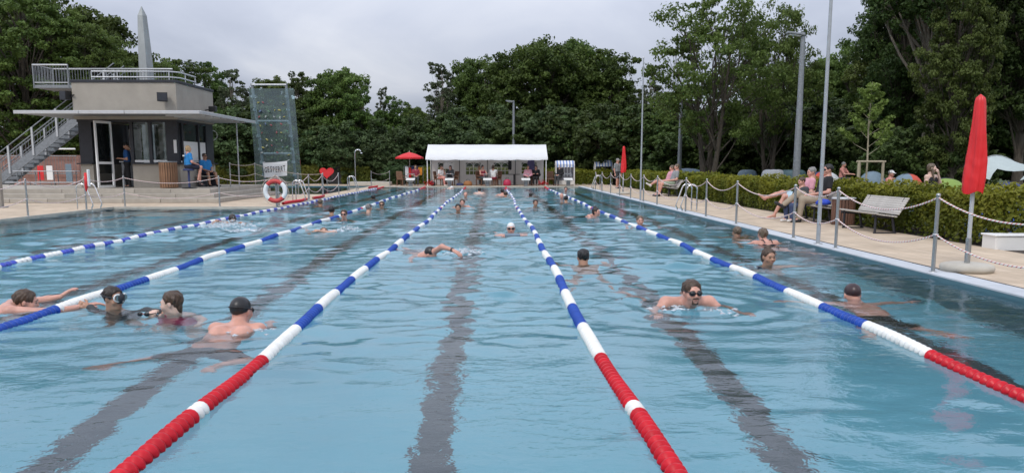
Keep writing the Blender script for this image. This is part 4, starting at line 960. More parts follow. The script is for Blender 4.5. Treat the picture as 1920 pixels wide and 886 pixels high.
for i in range(4):
    x0, x1 = wx[i] + .01, wx[i + 1] - .01; c = (x0 + x1) / 2; a, e = c - .52, c + .52; zb, zt = .74, 1.56; y = 54.66
    b = MB()
    for q in ((x0, a, z0w, z1w), (e, x1, z0w, z1w), (a, e, z0w, zb), (a, e, zt, z1w)): bx(q[0], q[1], y - .006, y + .006, q[2], q[3], b)
    wp = tb_('wall_sheet', b, M['pvcwall'])
    tb_('window_sheet', bx(a, e, y - .003, y + .003, zb, zt), M['glass'], wp)
    b = MB()
    for x in (a, a + .26, c, c + .26, e): bx(x - .016, x + .016, y - .02, y - .008, zb, zt if x in (a, c, e) else zt - .35, b)
    for z in (zb, zb + .27, zb + .5, zt): bx(a, e, y - .021, y - .007, z - .014, z + .014, b)
    for s in (-.26, .26): b.tube([(c + s + .25 * math.cos(t_), y - .014, zb + .5 + .3 * math.sin(t_)) for t_ in np.linspace(0, PI, 9)], .016, 5)
    tb_('window_bars', b, M['white'], wp)
    tb_('tent_pole', MB().tube([(x0, y - .06, DECK), (x0, y - .06, ze)], .022, 6), M['dark'])
# garments hung in the tent
def cloth(name, label, cat, px0, px1, y0, y1, Y, m, folds=3):
    a, c = xat(px0, Y), xat(px1, Y); zt, zb = zat(px0, y0, Y), zat(px0, y1, Y); n = 10; v = []; f = []
    for j in range(6):
        for i in range(n + 1):
            u, w = i / n, j / 5; v.append(((u - .5) * (c - a) * (1 + .08 * math.sin(w * 3)), .045 * math.sin(u * folds * 2 * PI) * (.3 + w), (zt - zb) * (1 - w) + .02 * math.sin(u * 7)))
    for j in range(5):
        for i in range(n): f.append((j * 11 + i, j * 11 + i + 1, j * 11 + i + 12, j * 11 + i + 11))
    k = len(v); v += [(p[0], p[1] + .025, p[2]) for p in v]; f += [tuple(reversed([q + k for q in ff])) for ff in f]
    o = link(bpy.data.objects.new(name, mesh_np(name, v, f, m))); o.location = ((a + c) / 2, Y, zb); return tag(o, label, cat)
cloth('hung_towel', 'violet towel hanging in the tent above the dark haired woman', 'towel', 989.5, 1002, 299, 327, 54.3, M['purple'])
cloth('hung_towel', 'dark grey towel hanging in the tent near its third window', 'towel', 953, 959, 301, 318, 54.3, M['dark'])
cloth('striped_towel', 'pale striped cloth hanging in the leftmost tent window', 'towel', 832, 851, 305.5, 317, 54.4, M['pvc'], 5)
# parasol, open
pa = empty('open_parasol', (xat(768, 53), 53, DECK), 0, 'red open parasol left of the white party tent', 'parasol')
zc_, zt_ = zat(768, 295, 53) - DECK, zat(768, 285, 53) - DECK; rr_ = 26 / 1490 * 53; rim = []
for k in range(8):
    a0, a1 = k * PI / 4 + .2, (k + 1) * PI / 4 + .2; p0, p1 = Vector((rr_ * math.cos(a0), rr_ * math.sin(a0), zc_)), Vector((rr_ * math.cos(a1), rr_ * math.sin(a1), zc_)); m_ = (p0 + p1) / 2 - Vector((0, 0, -.02)); ap = Vector((0, 0, zt_)); h0, h1 = p0 * .5 + ap * .5 + Vector((0, 0, .04)), p1 * .5 + ap * .5 + Vector((0, 0, .04))
    MB().add([ap, h0, h1, p0, m_, p1, p0 - Vector((0, 0, .1)), m_ - Vector((0, 0, .11)), p1 - Vector((0, 0, .1))], [(0, 1, 2), (1, 3, 4), (1, 4, 2), (2, 4, 5), (3, 6, 7, 4), (4, 7, 8, 5)], smooth=False).build('canopy_panel', M['red'], pa)
MB().tube([(0, 0, 0), (0, 0, zt_ + .08)], .028, 8).build('pole', M['slat'], pa); MB().lathe([(0, .1), (.26, .09), (.3, .05), (.3, 0)], n=18).build('base', M['concrete'], pa)
cloth('hung_towel', 'white and blue towel hanging under the red open parasol', 'towel', 759.5, 765.5, 312, 336, 52.7, M['pvc']); cloth('hung_towel', 'red towel hanging under the red open parasol', 'towel', 765.5, 770.5, 314, 333, 52.75, M['red'])
cloth('hung_jacket', 'navy jacket hanging right of the red towel', 'jacket', 771.5, 783, 311, 325, 52.8, M['tent_blue']); cloth('hung_jacket', 'orange jacket hanging beside the tent corner post', 'jacket', 783.5, 791, 314, 328, 52.75, M['orange'])
gr_ = empty('clothes_rail', (xat(775, 52.78), 52.78, DECK), 0, 'thin metal rail carrying the towels under the parasol', 'clothes rail')
wr = xat(793, 52.78) - xat(757, 52.78); zr_ = zat(775, 311.5, 52.78) - DECK
MB().tube([(-wr / 2, 0, 0), (-wr / 2, 0, zr_), (wr / 2, 0, zr_), (wr / 2, 0, 0)], .016, 6).build('frame', M['galv'], gr_)
for s in (-1, 1): MB().tube([(s * wr / 2, -.25, .01), (s * wr / 2, .25, .01)], .016, 6).build('foot', M['galv'], gr_)
# starting blocks
def start_block(x, label):
    t = empty('starting_block', (x, 50.98, DECK), 0, label, 'starting block', 'starting blocks at the far pool end')
    MB().box((0, .1, .18), (.24, .28, .36), bev=.02).build('pedestal', M['galv'], t)
    MB().box((0, .08, .43), (.56, .62, .07), rot=Matrix.Rotation(.14, 3, 'X'), bev=.02).build('platform', M['cream'], t)
    b = MB()
    for s in (-1, 1): b.tube([(s * .22, .36, .48), (s * .22, .40, .76), (s * .1, .41, .78)], .018, 7)
    b.tube([(-.22, .40, .76), (.22, .40, .76)], .018, 7); b.build('handle', M['galv'], t)
    b = MB().tube([(-.2, -.19, .30), (.2, -.19, .30)], .016, 7)
    for s in (-.2, .2): b.tube([(s, -.19, .30), (s, .0, .40)], .014, 6)
    b.build('backstroke_grip', M['steel'], t)
start_block(xat(769, 51), 'pale starting block in front of the red open parasol'); start_block(xat(842, 51), 'starting block in front of the woman left in the tent')
start_block(xat(914, 51), 'starting block in front of the tent table'); start_block(xat(986, 51), 'starting block in front of the man in the pink shirt'); start_block(xat(1066, 51), 'starting block in front of the striped beach chair')
# striped beach chairs
stripe = [mat('blue_stripe', (.20, .28, .50), .8), mat('white_stripe', (.75, .75, .74), .8), mat('grey_stripe', (.30, .29, .32), .8)]
def beach_chair(x, y, z, rz, label, w=1.25):
    t = empty('hooded_beach_chair', (x, y, z), rz, label, 'hooded beach chair', 'hooded striped beach chairs')
    for s in (-1, 1):
        b = MB(); p = [(-.42, 0), (.38, 0), (.42, .75), (.30, 1.55), (-.05, 1.6), (-.35, 1.3), (-.42, .6)]; q = [(s * w / 2, yy, zz) for yy, zz in p]; q2 = [(s * (w / 2 - .06), yy, zz) for yy, zz in p]
        k = 7; b.add(q + q2, [tuple(range(k)), tuple(range(2 * k - 1, k - 1, -1))] + [(i, (i + 1) % k, k + (i + 1) % k, k + i) for i in range(k)]); b.build('side_panel', M['wicker'], t)
    MB().box((0, .36, .8), (w - .13, .05, 1.5), rot=Matrix.Rotation(.03, 3, 'X')).build('back_panel', M['wicker'], t)
    n = 11; sw = (w - .14) / n
    for k in range(n):
        xx = -(w - .14) / 2 + sw * (k + .5); m = stripe[k % 2]
        MB().box((xx, -.2, 1.49), (sw * .97, .44, .03), rot=Matrix.Rotation(.55, 3, 'X')).build('awning_strip', m, t); MB().box((xx, -.385, 1.29), (sw * .97, .02, .2)).build('awning_strip', m, t)
        MB().box((xx, .31, .98), (sw * .97, .03, .8)).build('back_strip', stripe[1 if k % 2 else 2], t)
    MB().box((0, .02, .42), (w - .13, .62, .16), bev=.03).build('seat', stripe[2], t); MB().box((0, -.2, .2), (w - .13, .4, .28)).build('base', M['wicker'], t)
beach_chair(xat(1059, 52.6), 52.6, DECK, 0, 'striped beach chair just right of the tent'); beach_chair(xat(1131, 55.9), 55.9, .1, 0, 'striped beach chair with only its hood showing above the hedge')
# tables, chairs, bags in and round the tent
def table(px, Y, label, r=.5):
    t = empty('round_table', (xat(px, Y), Y, DECK), 0, label, 'table'); MB().lathe([(0, .74), (r, .74), (r, .70), (0, .69)], n=20).build('top', M['dark'], t); MB().tube([(0, 0, .03), (0, 0, .7)], .05, 8).build('column', M['dark'], t); MB().lathe([(0, .04), (.25, .03), (.25, 0)], n=14).build('foot', M['dark'], t)
table(964, 53.0, 'dark bistro table in the middle of the tent', .42)
def chair(px, Y, rz, label, m='rattan'):
    t = empty('wicker_chair', (xat(px, Y), Y, DECK), rz, label, 'chair', 'wicker chairs by the tent')
    MB().box((0, 0, .42), (.5, .5, .08), bev=.02).build('seat', M[m], t); MB().box((0, .25, .68), (.5, .06, .5), rot=Matrix.Rotation(-.15, 3, 'X'), bev=.02).build('backrest', M[m], t)
    for s in (-1, 1):
        MB().box((s * .26, .0, .62), (.06, .5, .05), bev=.01).build('armrest', M[m], t)
        for y in (-.22, .22): MB().box((s * .23, y, .19), (.05, .05, .38)).build('leg', M[m], t)
chair(753, 52.3, 2.6, 'brown wicker chair left under the red open parasol'); chair(822, 52.4, 1.3, 'wicker chair under the pink dressed woman in the tent'); chair(850, 52.5, -1.0, 'wicker chair under the dark haired woman left in the tent')
chair(902, 52.4, .9, 'wicker chair under the woman in the dark top'); chair(931, 52.6, -1.1, 'wicker chair under the person in the white top'); chair(990, 52.5, 0, 'wicker chair under the man in the pink shirt'); chair(1004, 52.6, 0, 'wicker chair under the woman in black'); chair(1033, 52.5, .2, 'brown chair with dark cover right of the tent')
def bag(px, Y, sx, sy, sz, m, label, rz=0.0):
    t = empty('bag', (xat(px, Y), Y, DECK), rz, label, 'bag'); b = MB(); b.lathe([(0, 0), (.48, .02), (.52, .3), (.46, .75), (.25, .97), (0, 1)], n=12, sx=sx, sy=sy)
    b.v = [(p[0], p[1], p[2] * sz) for p in b.v]; b.build('body', m, t); MB().tube([(-sx * .25, 0, sz * .9), (-sx * .15, 0, sz * 1.25), (sx * .15, 0, sz * 1.25), (sx * .25, 0, sz * .9)], .012, 6).build('handle', M['black'], t)
bag(951, 51.9, .5, .3, .42, mat('crimson_nylon', (.42, .02, .07), .5), 'crimson backpack standing on the pool edge in the tent'); bag(877, 52.2, .55, .35, .32, mat('tan_bag_cloth', (.32, .14, .05), .7), 'tan and red bag on the ground in the tent'); bag(862, 52.4, .5, .3, .16, M['tent_blue'], 'flat dark blue bag on the ground in the tent'); bag(812, 51.7, .3, .3, .3, M['black'], 'small dark bag by the left tent pole')
for px, lab in ((804, 'red folded lane floats piled at the left tent pole'), (1019, 'red folded lane floats piled at the right tent pole')):
    b = MB(); q = random.Random(px)
    for k in range(26): b.lathe([(.035, -.035), (.055, 0), (.035, .035)], (q.uniform(-.3, .3), q.uniform(-.15, .15), .06 + q.uniform(0, .3) * (1 - k / 40)), 8, axis='Y')
    o = b.build('lane_float_pile', M['redfloat'], None, (xat(px, 51.2), 51.2, DECK)); tag(o, lab, 'lane floats')
# shower pipe, low wall, heart banner
sh = empty('poolside_shower', (xat(666, 52.6), 52.6, DECK), 0, 'steel shower pipe with curved top behind the diving pool', 'shower')
MB().tube([(0, 0, 0), (0, 0, 2.1)] + [(.2 - .2 * math.cos(a), 0, 2.1 + .22 * math.sin(a)) for a in np.linspace(.2, PI * .85, 8)], .04, 10).build('pipe', M['chrome'], sh); MB().lathe([(.03, .06), (.08, 0)], (.42, 0, 2.08), 10).build('shower_head', M['chrome'], sh); MB().lathe([(.12, 0), (.12, .02), (.04, .03)], n=12).build('base_flange', M['steel'], sh)
tag(bx(xat(655, 53), xat(733, 53), 52.5, 53.4, DECK - .01, .30, bev=.02).build('low_wall', M['concrete']), 'low cream wall block behind the curved shower pipe', 'low wall')
hb = empty('heart_banner', (xat(612, 53.6), 53.6, zat(612, 336, 53.6)), 0, 'red heart shaped cloth banner at the far hedge gap', 'banner'); pts = []
for k in range(28):
    a = 2 * PI * k / 28; pts.append((.030 * 16 * math.sin(a) ** 3, .026 * (13 * math.cos(a) - 5 * math.cos(2 * a) - 2 * math.cos(3 * a) - math.cos(4 * a)) + .45))
b = MB(); n = len(pts); b.add([(x, 0, z) for x, z in pts] + [(x, .04, z) for x, z in pts], [tuple(range(n)), tuple(range(2 * n - 1, n - 1, -1))] + [(i, (i + 1) % n, n + (i + 1) % n, n + i) for i in range(n)]); b.build('cloth', M['red'], hb); MB().tube([(0, .06, -.5), (0, .06, .6)], .03, 6).build('pole', M['galv'], hb)
gt = empty('hedge_gap_panel', (xat(632, 56.5), 56.5, 0), 0, 'dark gate panel in the gap of the yellow hedge', 'opening'); MB().box((0, 0, .7), (.95, .06, 1.25), bev=.01).build('gap_panel', M['black'], gt); MB().tube([(-.55, 0, 0), (-.55, 0, 1.45)], .05, 8).build('post', M['dark'], gt)  # black panel fills the dark opening in the hedge

# ================================================================== POLES, LAMPS, PARASOLS, BENCHES ON THE RIGHT
M['pole'] = mat('grey_painted_pole', (.36, .38, .40), .5, .2, var=.1)
def slim_pole(px, Y, h, label, r=.034):
    t = empty('slim_pole', (5.53, Y, DECK), 0, label, 'pole', 'slim poles in the edge strip'); MB().tube([(0, 0, 0), (0, 0, h * .5), (0, 0, h)], [r, r * .85, r * .6], 10).build('shaft', M['pole'], t); MB().lathe([(r * 2.2, 0), (r * 2.2, .012), (r, .02)], n=12).build('foot_flange', M['steel'], t); MB().lathe([(0, h + .05), (r, h + .03), (r * .9, h - .01)], n=10).build('cap', M['alu'], t)
slim_pole(1527, 13.35, 6.2, 'near slim pole rising past the top of the picture'); slim_pole(1198, 29.8, 5.2, 'farther slim pole beside the farther closed parasol')
def lamp(x, Y, h, head, label):
    t = empty('street_lamp', (x, Y, 0), 0, label, 'street lamp', 'grey street lamps behind the hedges'); MB().tube([(0, 0, 0), (0, 0, h * .4), (0, 0, h)], [.14, .115, .075], 10).build('mast', M['galv'], t)
    hd = MB().box((head * .27, 0, h + .04), (.62, .24, .09), rot=Matrix.Rotation(-.12 * head, 3, 'Y'), bev=.025).build('lamp_head', M['galv'], t); MB().box((head * .30, 0, h - .008), (.4, .17, .02), rot=Matrix.Rotation(-.12 * head, 3, 'Y')).build('lens', M['white'], hd); MB().tube([(0, 0, h - .05), (0, 0, h + .09)], .07, 10).build('joint', M['galv'], t)
lamp(xat(1494, 28), 28, zat(1500, 66, 28), -1, 'tall grey street lamp nearest on the right'); lamp(xat(1274, 45), 45, zat(1274, 162, 45), -1, 'street lamp in front of the large sycamore'); lamp(xat(963, 58.6), 58.6, zat(963, 191, 58.6), -1, 'street lamp rising behind the party tent roof')
def closed_parasol(x, Y, label):
    t = empty('closed_parasol', (x, Y, DECK), 0, label, 'closed parasol', 'closed red parasols')
    MB().lathe([(0, .105), (.25, .10), (.30, .085), (.315, .05), (.30, .004), (0, .002)], n=32).build('base', M['concrete'], t)
    MB().tube([(0, 0, .1), (0, 0, .42)], .034, 12).build('sleeve', M['steel'], t); MB().tube([(0, 0, .4), (0, 0, 1.3)], .025, 12).build('pole', M['alu'], t)
    n, k = 48, 30; v = []; f = []; q = random.Random(int(Y)); ph = [q.uniform(0, 6) for _ in range(6)]
    for i in range(k + 1):
        u = i / k; z = .99 + 1.2 * u; r0 = np.interp(u, [0, .03, .16, .34, .6, .85, .95, .985, 1], [.118, .126, .132, .118, .094, .068, .056, .040, .006]); w = .045 * (1 - .7 * u)
        for j in range(n):
            a = 2 * PI * j / n; fold = (.15 - .06 * u) * (1 - 2 * abs(math.sin(3 * a + ph[0] + 1.3 * u)) ** .6) * .9 + .05 * math.sin(11 * a + ph[1] - 3 * u) + .06 * math.sin(2 * a + 7 * u + ph[2]); wr_ = .03 * math.sin(u * 42 + 2.5 * math.sin(a * 2 + ph[3])) * math.exp(-((u - .3) / .1) ** 2) + .025 * math.sin(u * 60 + a * 3) * math.exp(-((u - .1) / .08) ** 2)
            rr2 = r0 * (1 + fold + wr_); v.append((rr2 * math.cos(a) + .012 * math.sin(u * 3), rr2 * math.sin(a), z + (.02 * math.sin(3 * a + ph[4]) if i == 0 else 0)))
    for i in range(k):
        for j in range(n): f.append((i * n + j, i * n + (j + 1) % n, (i + 1) * n + (j + 1) % n, (i + 1) * n + j))
    link(bpy.data.objects.new('cover', mesh_np('cover', v, f, M['parasol'])), t)
M['parasol'] = mat('red_parasol_cover', (.66, .018, .022), .42, var=.08, vscale=4, bump=.35, bscale=7)
closed_parasol(6.0, 9.85, 'near closed parasol in a bright red cover on a round concrete base'); closed_parasol(5.98, 36.6, 'far closed parasol in a red cover beside the man in the cap')
def bench(y, label, x=7.62):
    t = empty('park_bench', (x, y, DECK), 0, label, 'bench', 'slatted benches facing the pool'); L_ = 1.72
    sl = MB().box((0, 0, 0), (.046, L_, .026), bev=.006).data('slat', M['slat'])
    for k in range(7):
        o = link(bpy.data.objects.new('slat', sl), t); o.location = (-.17 + .062 * k, 0, .385 - .008 * k + (.012 if k == 0 else 0)); o.rotation_euler.y = .06
    for k in range(8):
        o = link(bpy.data.objects.new('slat', sl), t); o.location = (.255 + .024 * k, 0, .39 + .041 * k); o.rotation_euler.y = PI / 2 + .5
    for s in (-.7, .7):
        b = MB(); b.tube([(-.2, s, .345), (.2, s, .315), (.27, s, .37), (.44, s, .69)], .018, 6, flat=1.6); b.tube([(-.13, s, 0), (-.12, s, .38)], .026, 8); b.tube([(.26, s, 0), (.2, s, .37)], .026, 8); b.tube([(-.16, s, .012), (.3, s, .012)], .014, 6); b.build('leg_frame', M['dark'], t)
bench(16.1, 'empty bench of pale slats in front of the hedge'); bench(19.1, 'slatted bench holding the couple and the child'); bench(34.6, 'bench under the two men far along the hedge')
bw = empty('low_white_wall', (8.0, 12.6, 0), 0, 'low white concrete wall block at the right border', 'low wall')
MB().box((1.25, .0, .125), (2.5, .36, .29), bev=.012).build('wall_block', M['cream'], bw); MB().box((1.25, 0, .28), (2.54, .40, .03), bev=.008).build('cover_slab', M['white'], bw)

# ================================================================== CAMP ON THE LAWN BEHIND THE HEDGE
def dome(px, Y, half, ytop, label, mats, deep=1.0, n=20, arcs=True, squash=1.0):
    """pole tent: shell in gores, one part per gore colour, arched poles and door flap"""
    x = xat(px, Y); w = half / 1490 * Y; h = max(.45, zat(px, ytop, Y)); t = empty('dome_tent', (x, Y, 0), 0, label, 'tent')
    per = [MB() for _ in mats]
    for j in range(n):
        for i in range(8):
            def P(a, e): c = math.cos(e) ** (.8 * squash); return (w * c * math.cos(a), w * deep * c * math.sin(a), h * math.sin(e) ** (.9 * squash))
            a0, a1, e0, e1 = 2 * PI * j / n, 2 * PI * (j + 1) / n, PI / 2 * i / 8, PI / 2 * (i + 1) / 8
            per[(j * len(mats)) // n].add([P(a0, e0), P(a1, e0), P(a1, e1), P(a0, e1)], [(0, 1, 2, 3)], smooth=True)
    for b, m in zip(per, mats):
        if b.v: b.build('tent_panel', m, t)
    for a in ((.5, 2.2) if arcs else ()): MB().tube([(1.01 * w * math.cos(e) * math.cos(a), 1.01 * w * deep * math.cos(e) * math.sin(a), 1.01 * h * abs(math.sin(e)) ** .9) for e in np.linspace(0, PI, 17)], .014, 5).build('tent_pole', M['dark'], t)
W_, G_, Bn, S_, T_, RD, GN = (M['tent_white'], M['tent_grey'], M['tent_blue'], M['tent_sky'], M['tent_teal'], M['tent_red'], M['tent_green'])
dome(1288, 46, 48, 315.5, 'long pale blue and white tent behind the hedge by the farther lamp', [W_, S_], .7); dome(1402, 46, 20, 318, 'white tent seen behind the leaning sycamore stems', [W_, S_], .8, squash=.6); dome(1450, 45, 22, 317.5, 'pale tent just right of the sycamore stems', [G_, W_], .8, squash=.4)
dome(1487, 45, 26, 318, 'grey tent behind the foot of the tall lamp', [G_, T_], .8, squash=.4); dome(1545, 36, 38, 321, 'white tunnel tent with navy and red end behind the seated couple', [W_, W_, Bn, RD, W_], .7); dome(1637, 31, 30, 321, 'teal tent behind the timber stakes', [T_, S_], .9)
dome(1703, 24.5, 36, 325.5, 'red and steel blue dome tent left of the girl with long hair', [RD, S_, S_, RD], .9); dome(1775, 21.5, 50, 334, 'lime green low tent right of the girl with long hair', [GN], .8); dome(1895, 19, 44, 341, 'dark grey dome tent under the pale shelter', [G_, Bn], .9); dome(1885, 15.6, 75, 372, 'blue tent glimpsed through the hedge at right', [mat('bright_blue_tent_fabric', (.06, .13, .42), .7)], .5)
sc_ = empty('arched_shelter', (xat(1935, 24), 24, 0), .35, 'pale arched sun shelter at the right border', 'shelter'); w, h = 84 / 1490 * 24, zat(1935, 291, 24); b = MB(); n = 16
def SP(u, v_): 
    a = PI * u; c = 1 - .18 * math.sin(PI * v_); return (-w * math.cos(a), (v_ - .5) * 2.4 * (.55 + .45 * math.sin(a)), h * math.sin(a) ** .75 * c)
for s, (u0, u1) in enumerate(((.0, 1.0),)):
    for i in range(n):
        for j in range(8):
            ua, ub = i / n, (i + 1) / n; q0, q1 = (.0, 1.0) if 2 < i < n - 3 else (.0, .24)
            if 4 < i < n - 5 or j < (1 if i < 3 or i > n - 4 else 2): b.add([SP(ua, j / 8), SP(ub, j / 8), SP(ub, (j + 1) / 8), SP(ua, (j + 1) / 8)], [(0, 1, 2, 3)], smooth=True)
            if not (4 < i < n - 5) and j >= (7 if i < 3 or i > n - 4 else 6): b.add([SP(ua, j / 8), SP(ub, j / 8), SP(ub, (j + 1) / 8), SP(ua, (j + 1) / 8)], [(0, 1, 2, 3)], smooth=True)
b.build('shelter_sheet', mat('pale_grey_green_shelter_cloth', (.40, .46, .45), .7, var=.06), sc_)
for v_ in (0, 1): MB().tube([Vector(SP(u, v_)) * 1.005 for u in np.linspace(0, 1, 21)], .02, 6).build('arch_pole', M['tent_grey'], sc_)
# ================================================================== PEOPLE
# bodies are grown as one closed surface from a smooth union of tapered limbs
def A_(p): return np.array(p, float)
def smin(a, b, k):
    h = np.maximum(k - np.abs(a - b), 0) / k; return np.minimum(a, b) - h * h * k * .25
def snets(V, o, h):
    s = V < 0; nx, ny, nz = V.shape; sh = (nx - 1, ny - 1, nz - 1)
    acc = np.zeros(sh + (3,)); cnt = np.zeros(sh)
    def cs(c): return tuple(slice(c[i], c[i] + sh[i]) for i in range(3))
    co = [(i, j, k) for i in (0, 1) for j in (0, 1) for k in (0, 1)]
    for a in co:
        for ax in range(3):
            if a[ax]: continue
            b = list(a); b[ax] = 1; v0, v1 = V[cs(a)], V[cs(b)]; m = (v0 < 0) != (v1 < 0)
            t = np.where(m, v0 / np.where(m, v0 - v1, 1), 0)
            for i in range(3): acc[..., i] += np.where(m, a[i] + (t if i == ax else 0), 0)
            cnt += m
    act = cnt > 0; idx = -np.ones(sh, int); idx[act] = np.arange(act.sum())
    base = np.stack(np.nonzero(act), -1); P = (acc[act] / cnt[act][:, None] + base) * h + o
    F = []
    for ax in range(3):
        u, w = (ax + 1) % 3, (ax + 2) % 3
        sl0 = [slice(1, n - 1) for n in V.shape]; sl1 = list(sl0); sl0[ax] = slice(0, V.shape[ax] - 1); sl1[ax] = slice(1, V.shape[ax])
        a, b = s[tuple(sl0)], s[tuple(sl1)]; cr = a != b
        I = np.stack(np.nonzero(cr), -1); flip = b[cr]
        g = I.copy(); g[:, u] += 1; g[:, w] += 1
        def cell(du, dw):
            c = g.copy(); c[:, u] += du; c[:, w] += dw; return idx[c[:, 0], c[:, 1], c[:, 2]]
        q = np.stack([cell(-1, -1), cell(0, -1), cell(0, 0), cell(-1, 0)], -1); q[flip] = q[flip][:, ::-1]; F.append(q)
    F = np.concatenate(F); return P, F[(F >= 0).all(1)]
def sdf_mesh(pr, h, k=.03):
    lo = np.full(3, 1e9); hi = -lo
    for p in pr:
        if p[0] == 'c': r = max(p[3], p[4]); b0, b1 = np.minimum(p[1], p[2]) - r, np.maximum(p[1], p[2]) + r
        elif p[0] == 'e': r = max(p[2]); b0, b1 = p[1] - r, p[1] + r
        else: continue
        lo, hi = np.minimum(lo, b0), np.maximum(hi, b1)
    lo -= 2.5 * h; n = np.ceil((hi + 2.5 * h - lo) / h).astype(int) + 1
    D = np.full(tuple(n), .09); ax = [lo[i] + h * np.arange(n[i]) for i in range(3)]
    for p in pr:
        if p[0] in 'ce' or p[0] == '-e':
            if p[0] == 'c': r = max(p[3], p[4]); b0, b1 = np.minimum(p[1], p[2]) - r - .07, np.maximum(p[1], p[2]) + r + .07
            else: r = max(p[2]); b0, b1 = p[1] - r - .07, p[1] + r + .07
            i0 = np.clip(((b0 - lo) / h).astype(int), 0, n); i1 = np.clip(((b1 - lo) / h).astype(int) + 2, 0, n)
            if (i1 <= i0).any(): continue
            X = np.stack(np.meshgrid(*[ax[i][i0[i]:i1[i]] for i in range(3)], indexing='ij'), -1); sl = tuple(slice(i0[i], i1[i]) for i in range(3))
            if p[0] == 'c':
                ab = p[2] - p[1]; t = np.clip(((X - p[1]) @ ab) / max(ab @ ab, 1e-9), 0, 1); d = np.linalg.norm(X - p[1] - t[..., None] * ab, axis=-1) - (p[3] + (p[4] - p[3]) * t)
                D[sl] = smin(D[sl], d, p[5] if len(p) > 5 else k)
            else:
                q = X - p[1]
                if p[3] is not None: q = q @ p[3]
                q = q / np.array(p[2]); l = np.linalg.norm(q, axis=-1); d = l * (l - 1) / np.maximum(np.linalg.norm(q / np.array(p[2]), axis=-1), 1e-6)
                if p[0] == 'e': D[sl] = smin(D[sl], d, p[4] if len(p) > 4 else k)
                else: kk = p[4] if len(p) > 4 else .01; D[sl] = -smin(-D[sl], d, kk)
        else:
            X = np.meshgrid(*ax, indexing='ij'); d = sum((X[i] - p[1][i]) * p[2][i] for i in range(3)); D = np.maximum(D, d)
    return snets(D, lo, h)
def rotm(yaw=0.0, pitch=0.0, roll=0.0):
    """face looks along -Y; yaw turns it, positive pitch lowers the chin"""
    return np.array(Matrix.Rotation(yaw, 3, 'Z') @ Matrix.Rotation(pitch, 3, 'X') @ Matrix.Rotation(roll, 3, 'Y'))
def head_prims(c, Rm, s=1.0):
    c = A_(c)
    def P(x, y, z): return c + Rm @ A_((x, y, z)) * s
    def E(x, y, z, a, b, d, k=.02, sg='e'): return (sg, P(x, y, z), (a * s, b * s, d * s), Rm, k)
    def C(p, q, r0, r1, k=.012): return ('c', P(*p), P(*q), r0 * s, r1 * s, k)
    pr = [E(0, .018, .032, .076, .096, .088), E(0, -.022, -.03, .060, .068, .082, .035), E(0, -.052, -.092, .030, .030, .026, .03),
          C((-.040, -.078, .022), (.040, -.078, .022), .012, .012, .02), E(0, -.082, -.012, .014, .018, .032, .012), E(0, -.103, -.026, .014, .013, .012, .010)]
    for q in (-1, 1):
        pr += [E(q * .031, -.093, .004, .018, .012, .011, .012, '-e'), E(q * .046, -.060, -.028, .022, .024, .024, .03), C((q * .012, -.094, -.029), (q * .016, -.088, -.031), .007, .007, .006), E(q * .078, .012, -.004, .011, .020, .031, .008)]
    pr += [C((-.018, -.085, -.055), (.018, -.085, -.055), .0085, .0085, .008), C((-.016, -.083, -.066), (.016, -.083, -.066), .009, .009, .008), C((0, .022, -.05), (0, .035, -.15), .056, .060, .03)]
    return pr
def hair_prims(c, Rm, style, s=1.0):
    c = A_(c)
    def P(x, y, z): return c + Rm @ A_((x, y, z)) * s
    def E(x, y, z, a, b, d, k=.02, sg='e'): return (sg, P(x, y, z), (a * s, b * s, d * s), Rm, k)
    def C(p, q, r0, r1, k=.02): return ('c', P(*p), P(*q), r0 * s, r1 * s, k)
    def PL(p, n): return ('p', P(*p), Rm @ A_(n))
    if style == 'cap': return [E(0, .018, .034, .083, .103, .094), PL((0, -.06, .042), (0, -.42, -.91)), PL((0, 0, -.028), (0, 0, -1))]
    if style == 'visor': return [E(0, .015, .04, .086, .106, .088), PL((0, 0, .035), (0, 0, -1)), E(0, -.12, .045, .062, .065, .010, .01)]
    pr = [E(0, .022, .036, .086, .105, .094)]
    if style in ('long', 'wet', 'pony', 'braid', 'bun', 'bob'): pr += [E(0, .05, -.035, .078, .068, .072, .03)]
    if style == 'bob': pr += [C((-.07, .01, 0), (-.075, .0, -.09), .035, .03), C((.07, .01, 0), (.075, .0, -.09), .035, .03)]
    pr += [E(0, -.105, -.032, .066, .085, .094, .012, '-e'), E(0, -.10, .03, .052, .05, .045, .02, '-e')]
    if style in ('wetside', 'bun', 'braid', 'pony'): pr += [E(0, -.088, -.025, .100, .070, .098, .014, '-e')]
    if style == 'short': pr += [PL((0, .03, -.052), (0, -.55, -.83))]
    else: pr += [PL((0, .0, -.13), (0, -.3, -.95))]
    for q in (-1, 1): pr += [E(q * .085, -.002, -.012, .022, .020, .030, .01, '-e')]
    if style == 'long': pr += [C((q * .035, .07, -.02), (q * .05, .075, -.24), .05, .032) for q in (-1, 1)]
    if style == 'braid': pr += [C((q * .065, .0, -.03), (q * .085, -.055, -.30), .034, .02) for q in (-1, 1)]
    if style == 'pony': pr += [C((0, .10, .03), (.0, .13, -.10), .028, .018)]
    if style == 'wetside': pr += [C((.02, .08, -.05), (-.03, .055, -.19), .03, .014)]
    if style == 'bun': pr += [E(0, .05, .125, .042, .042, .036), E(.012, .03, .15, .02, .02, .02)]
    return pr
HAND = {}
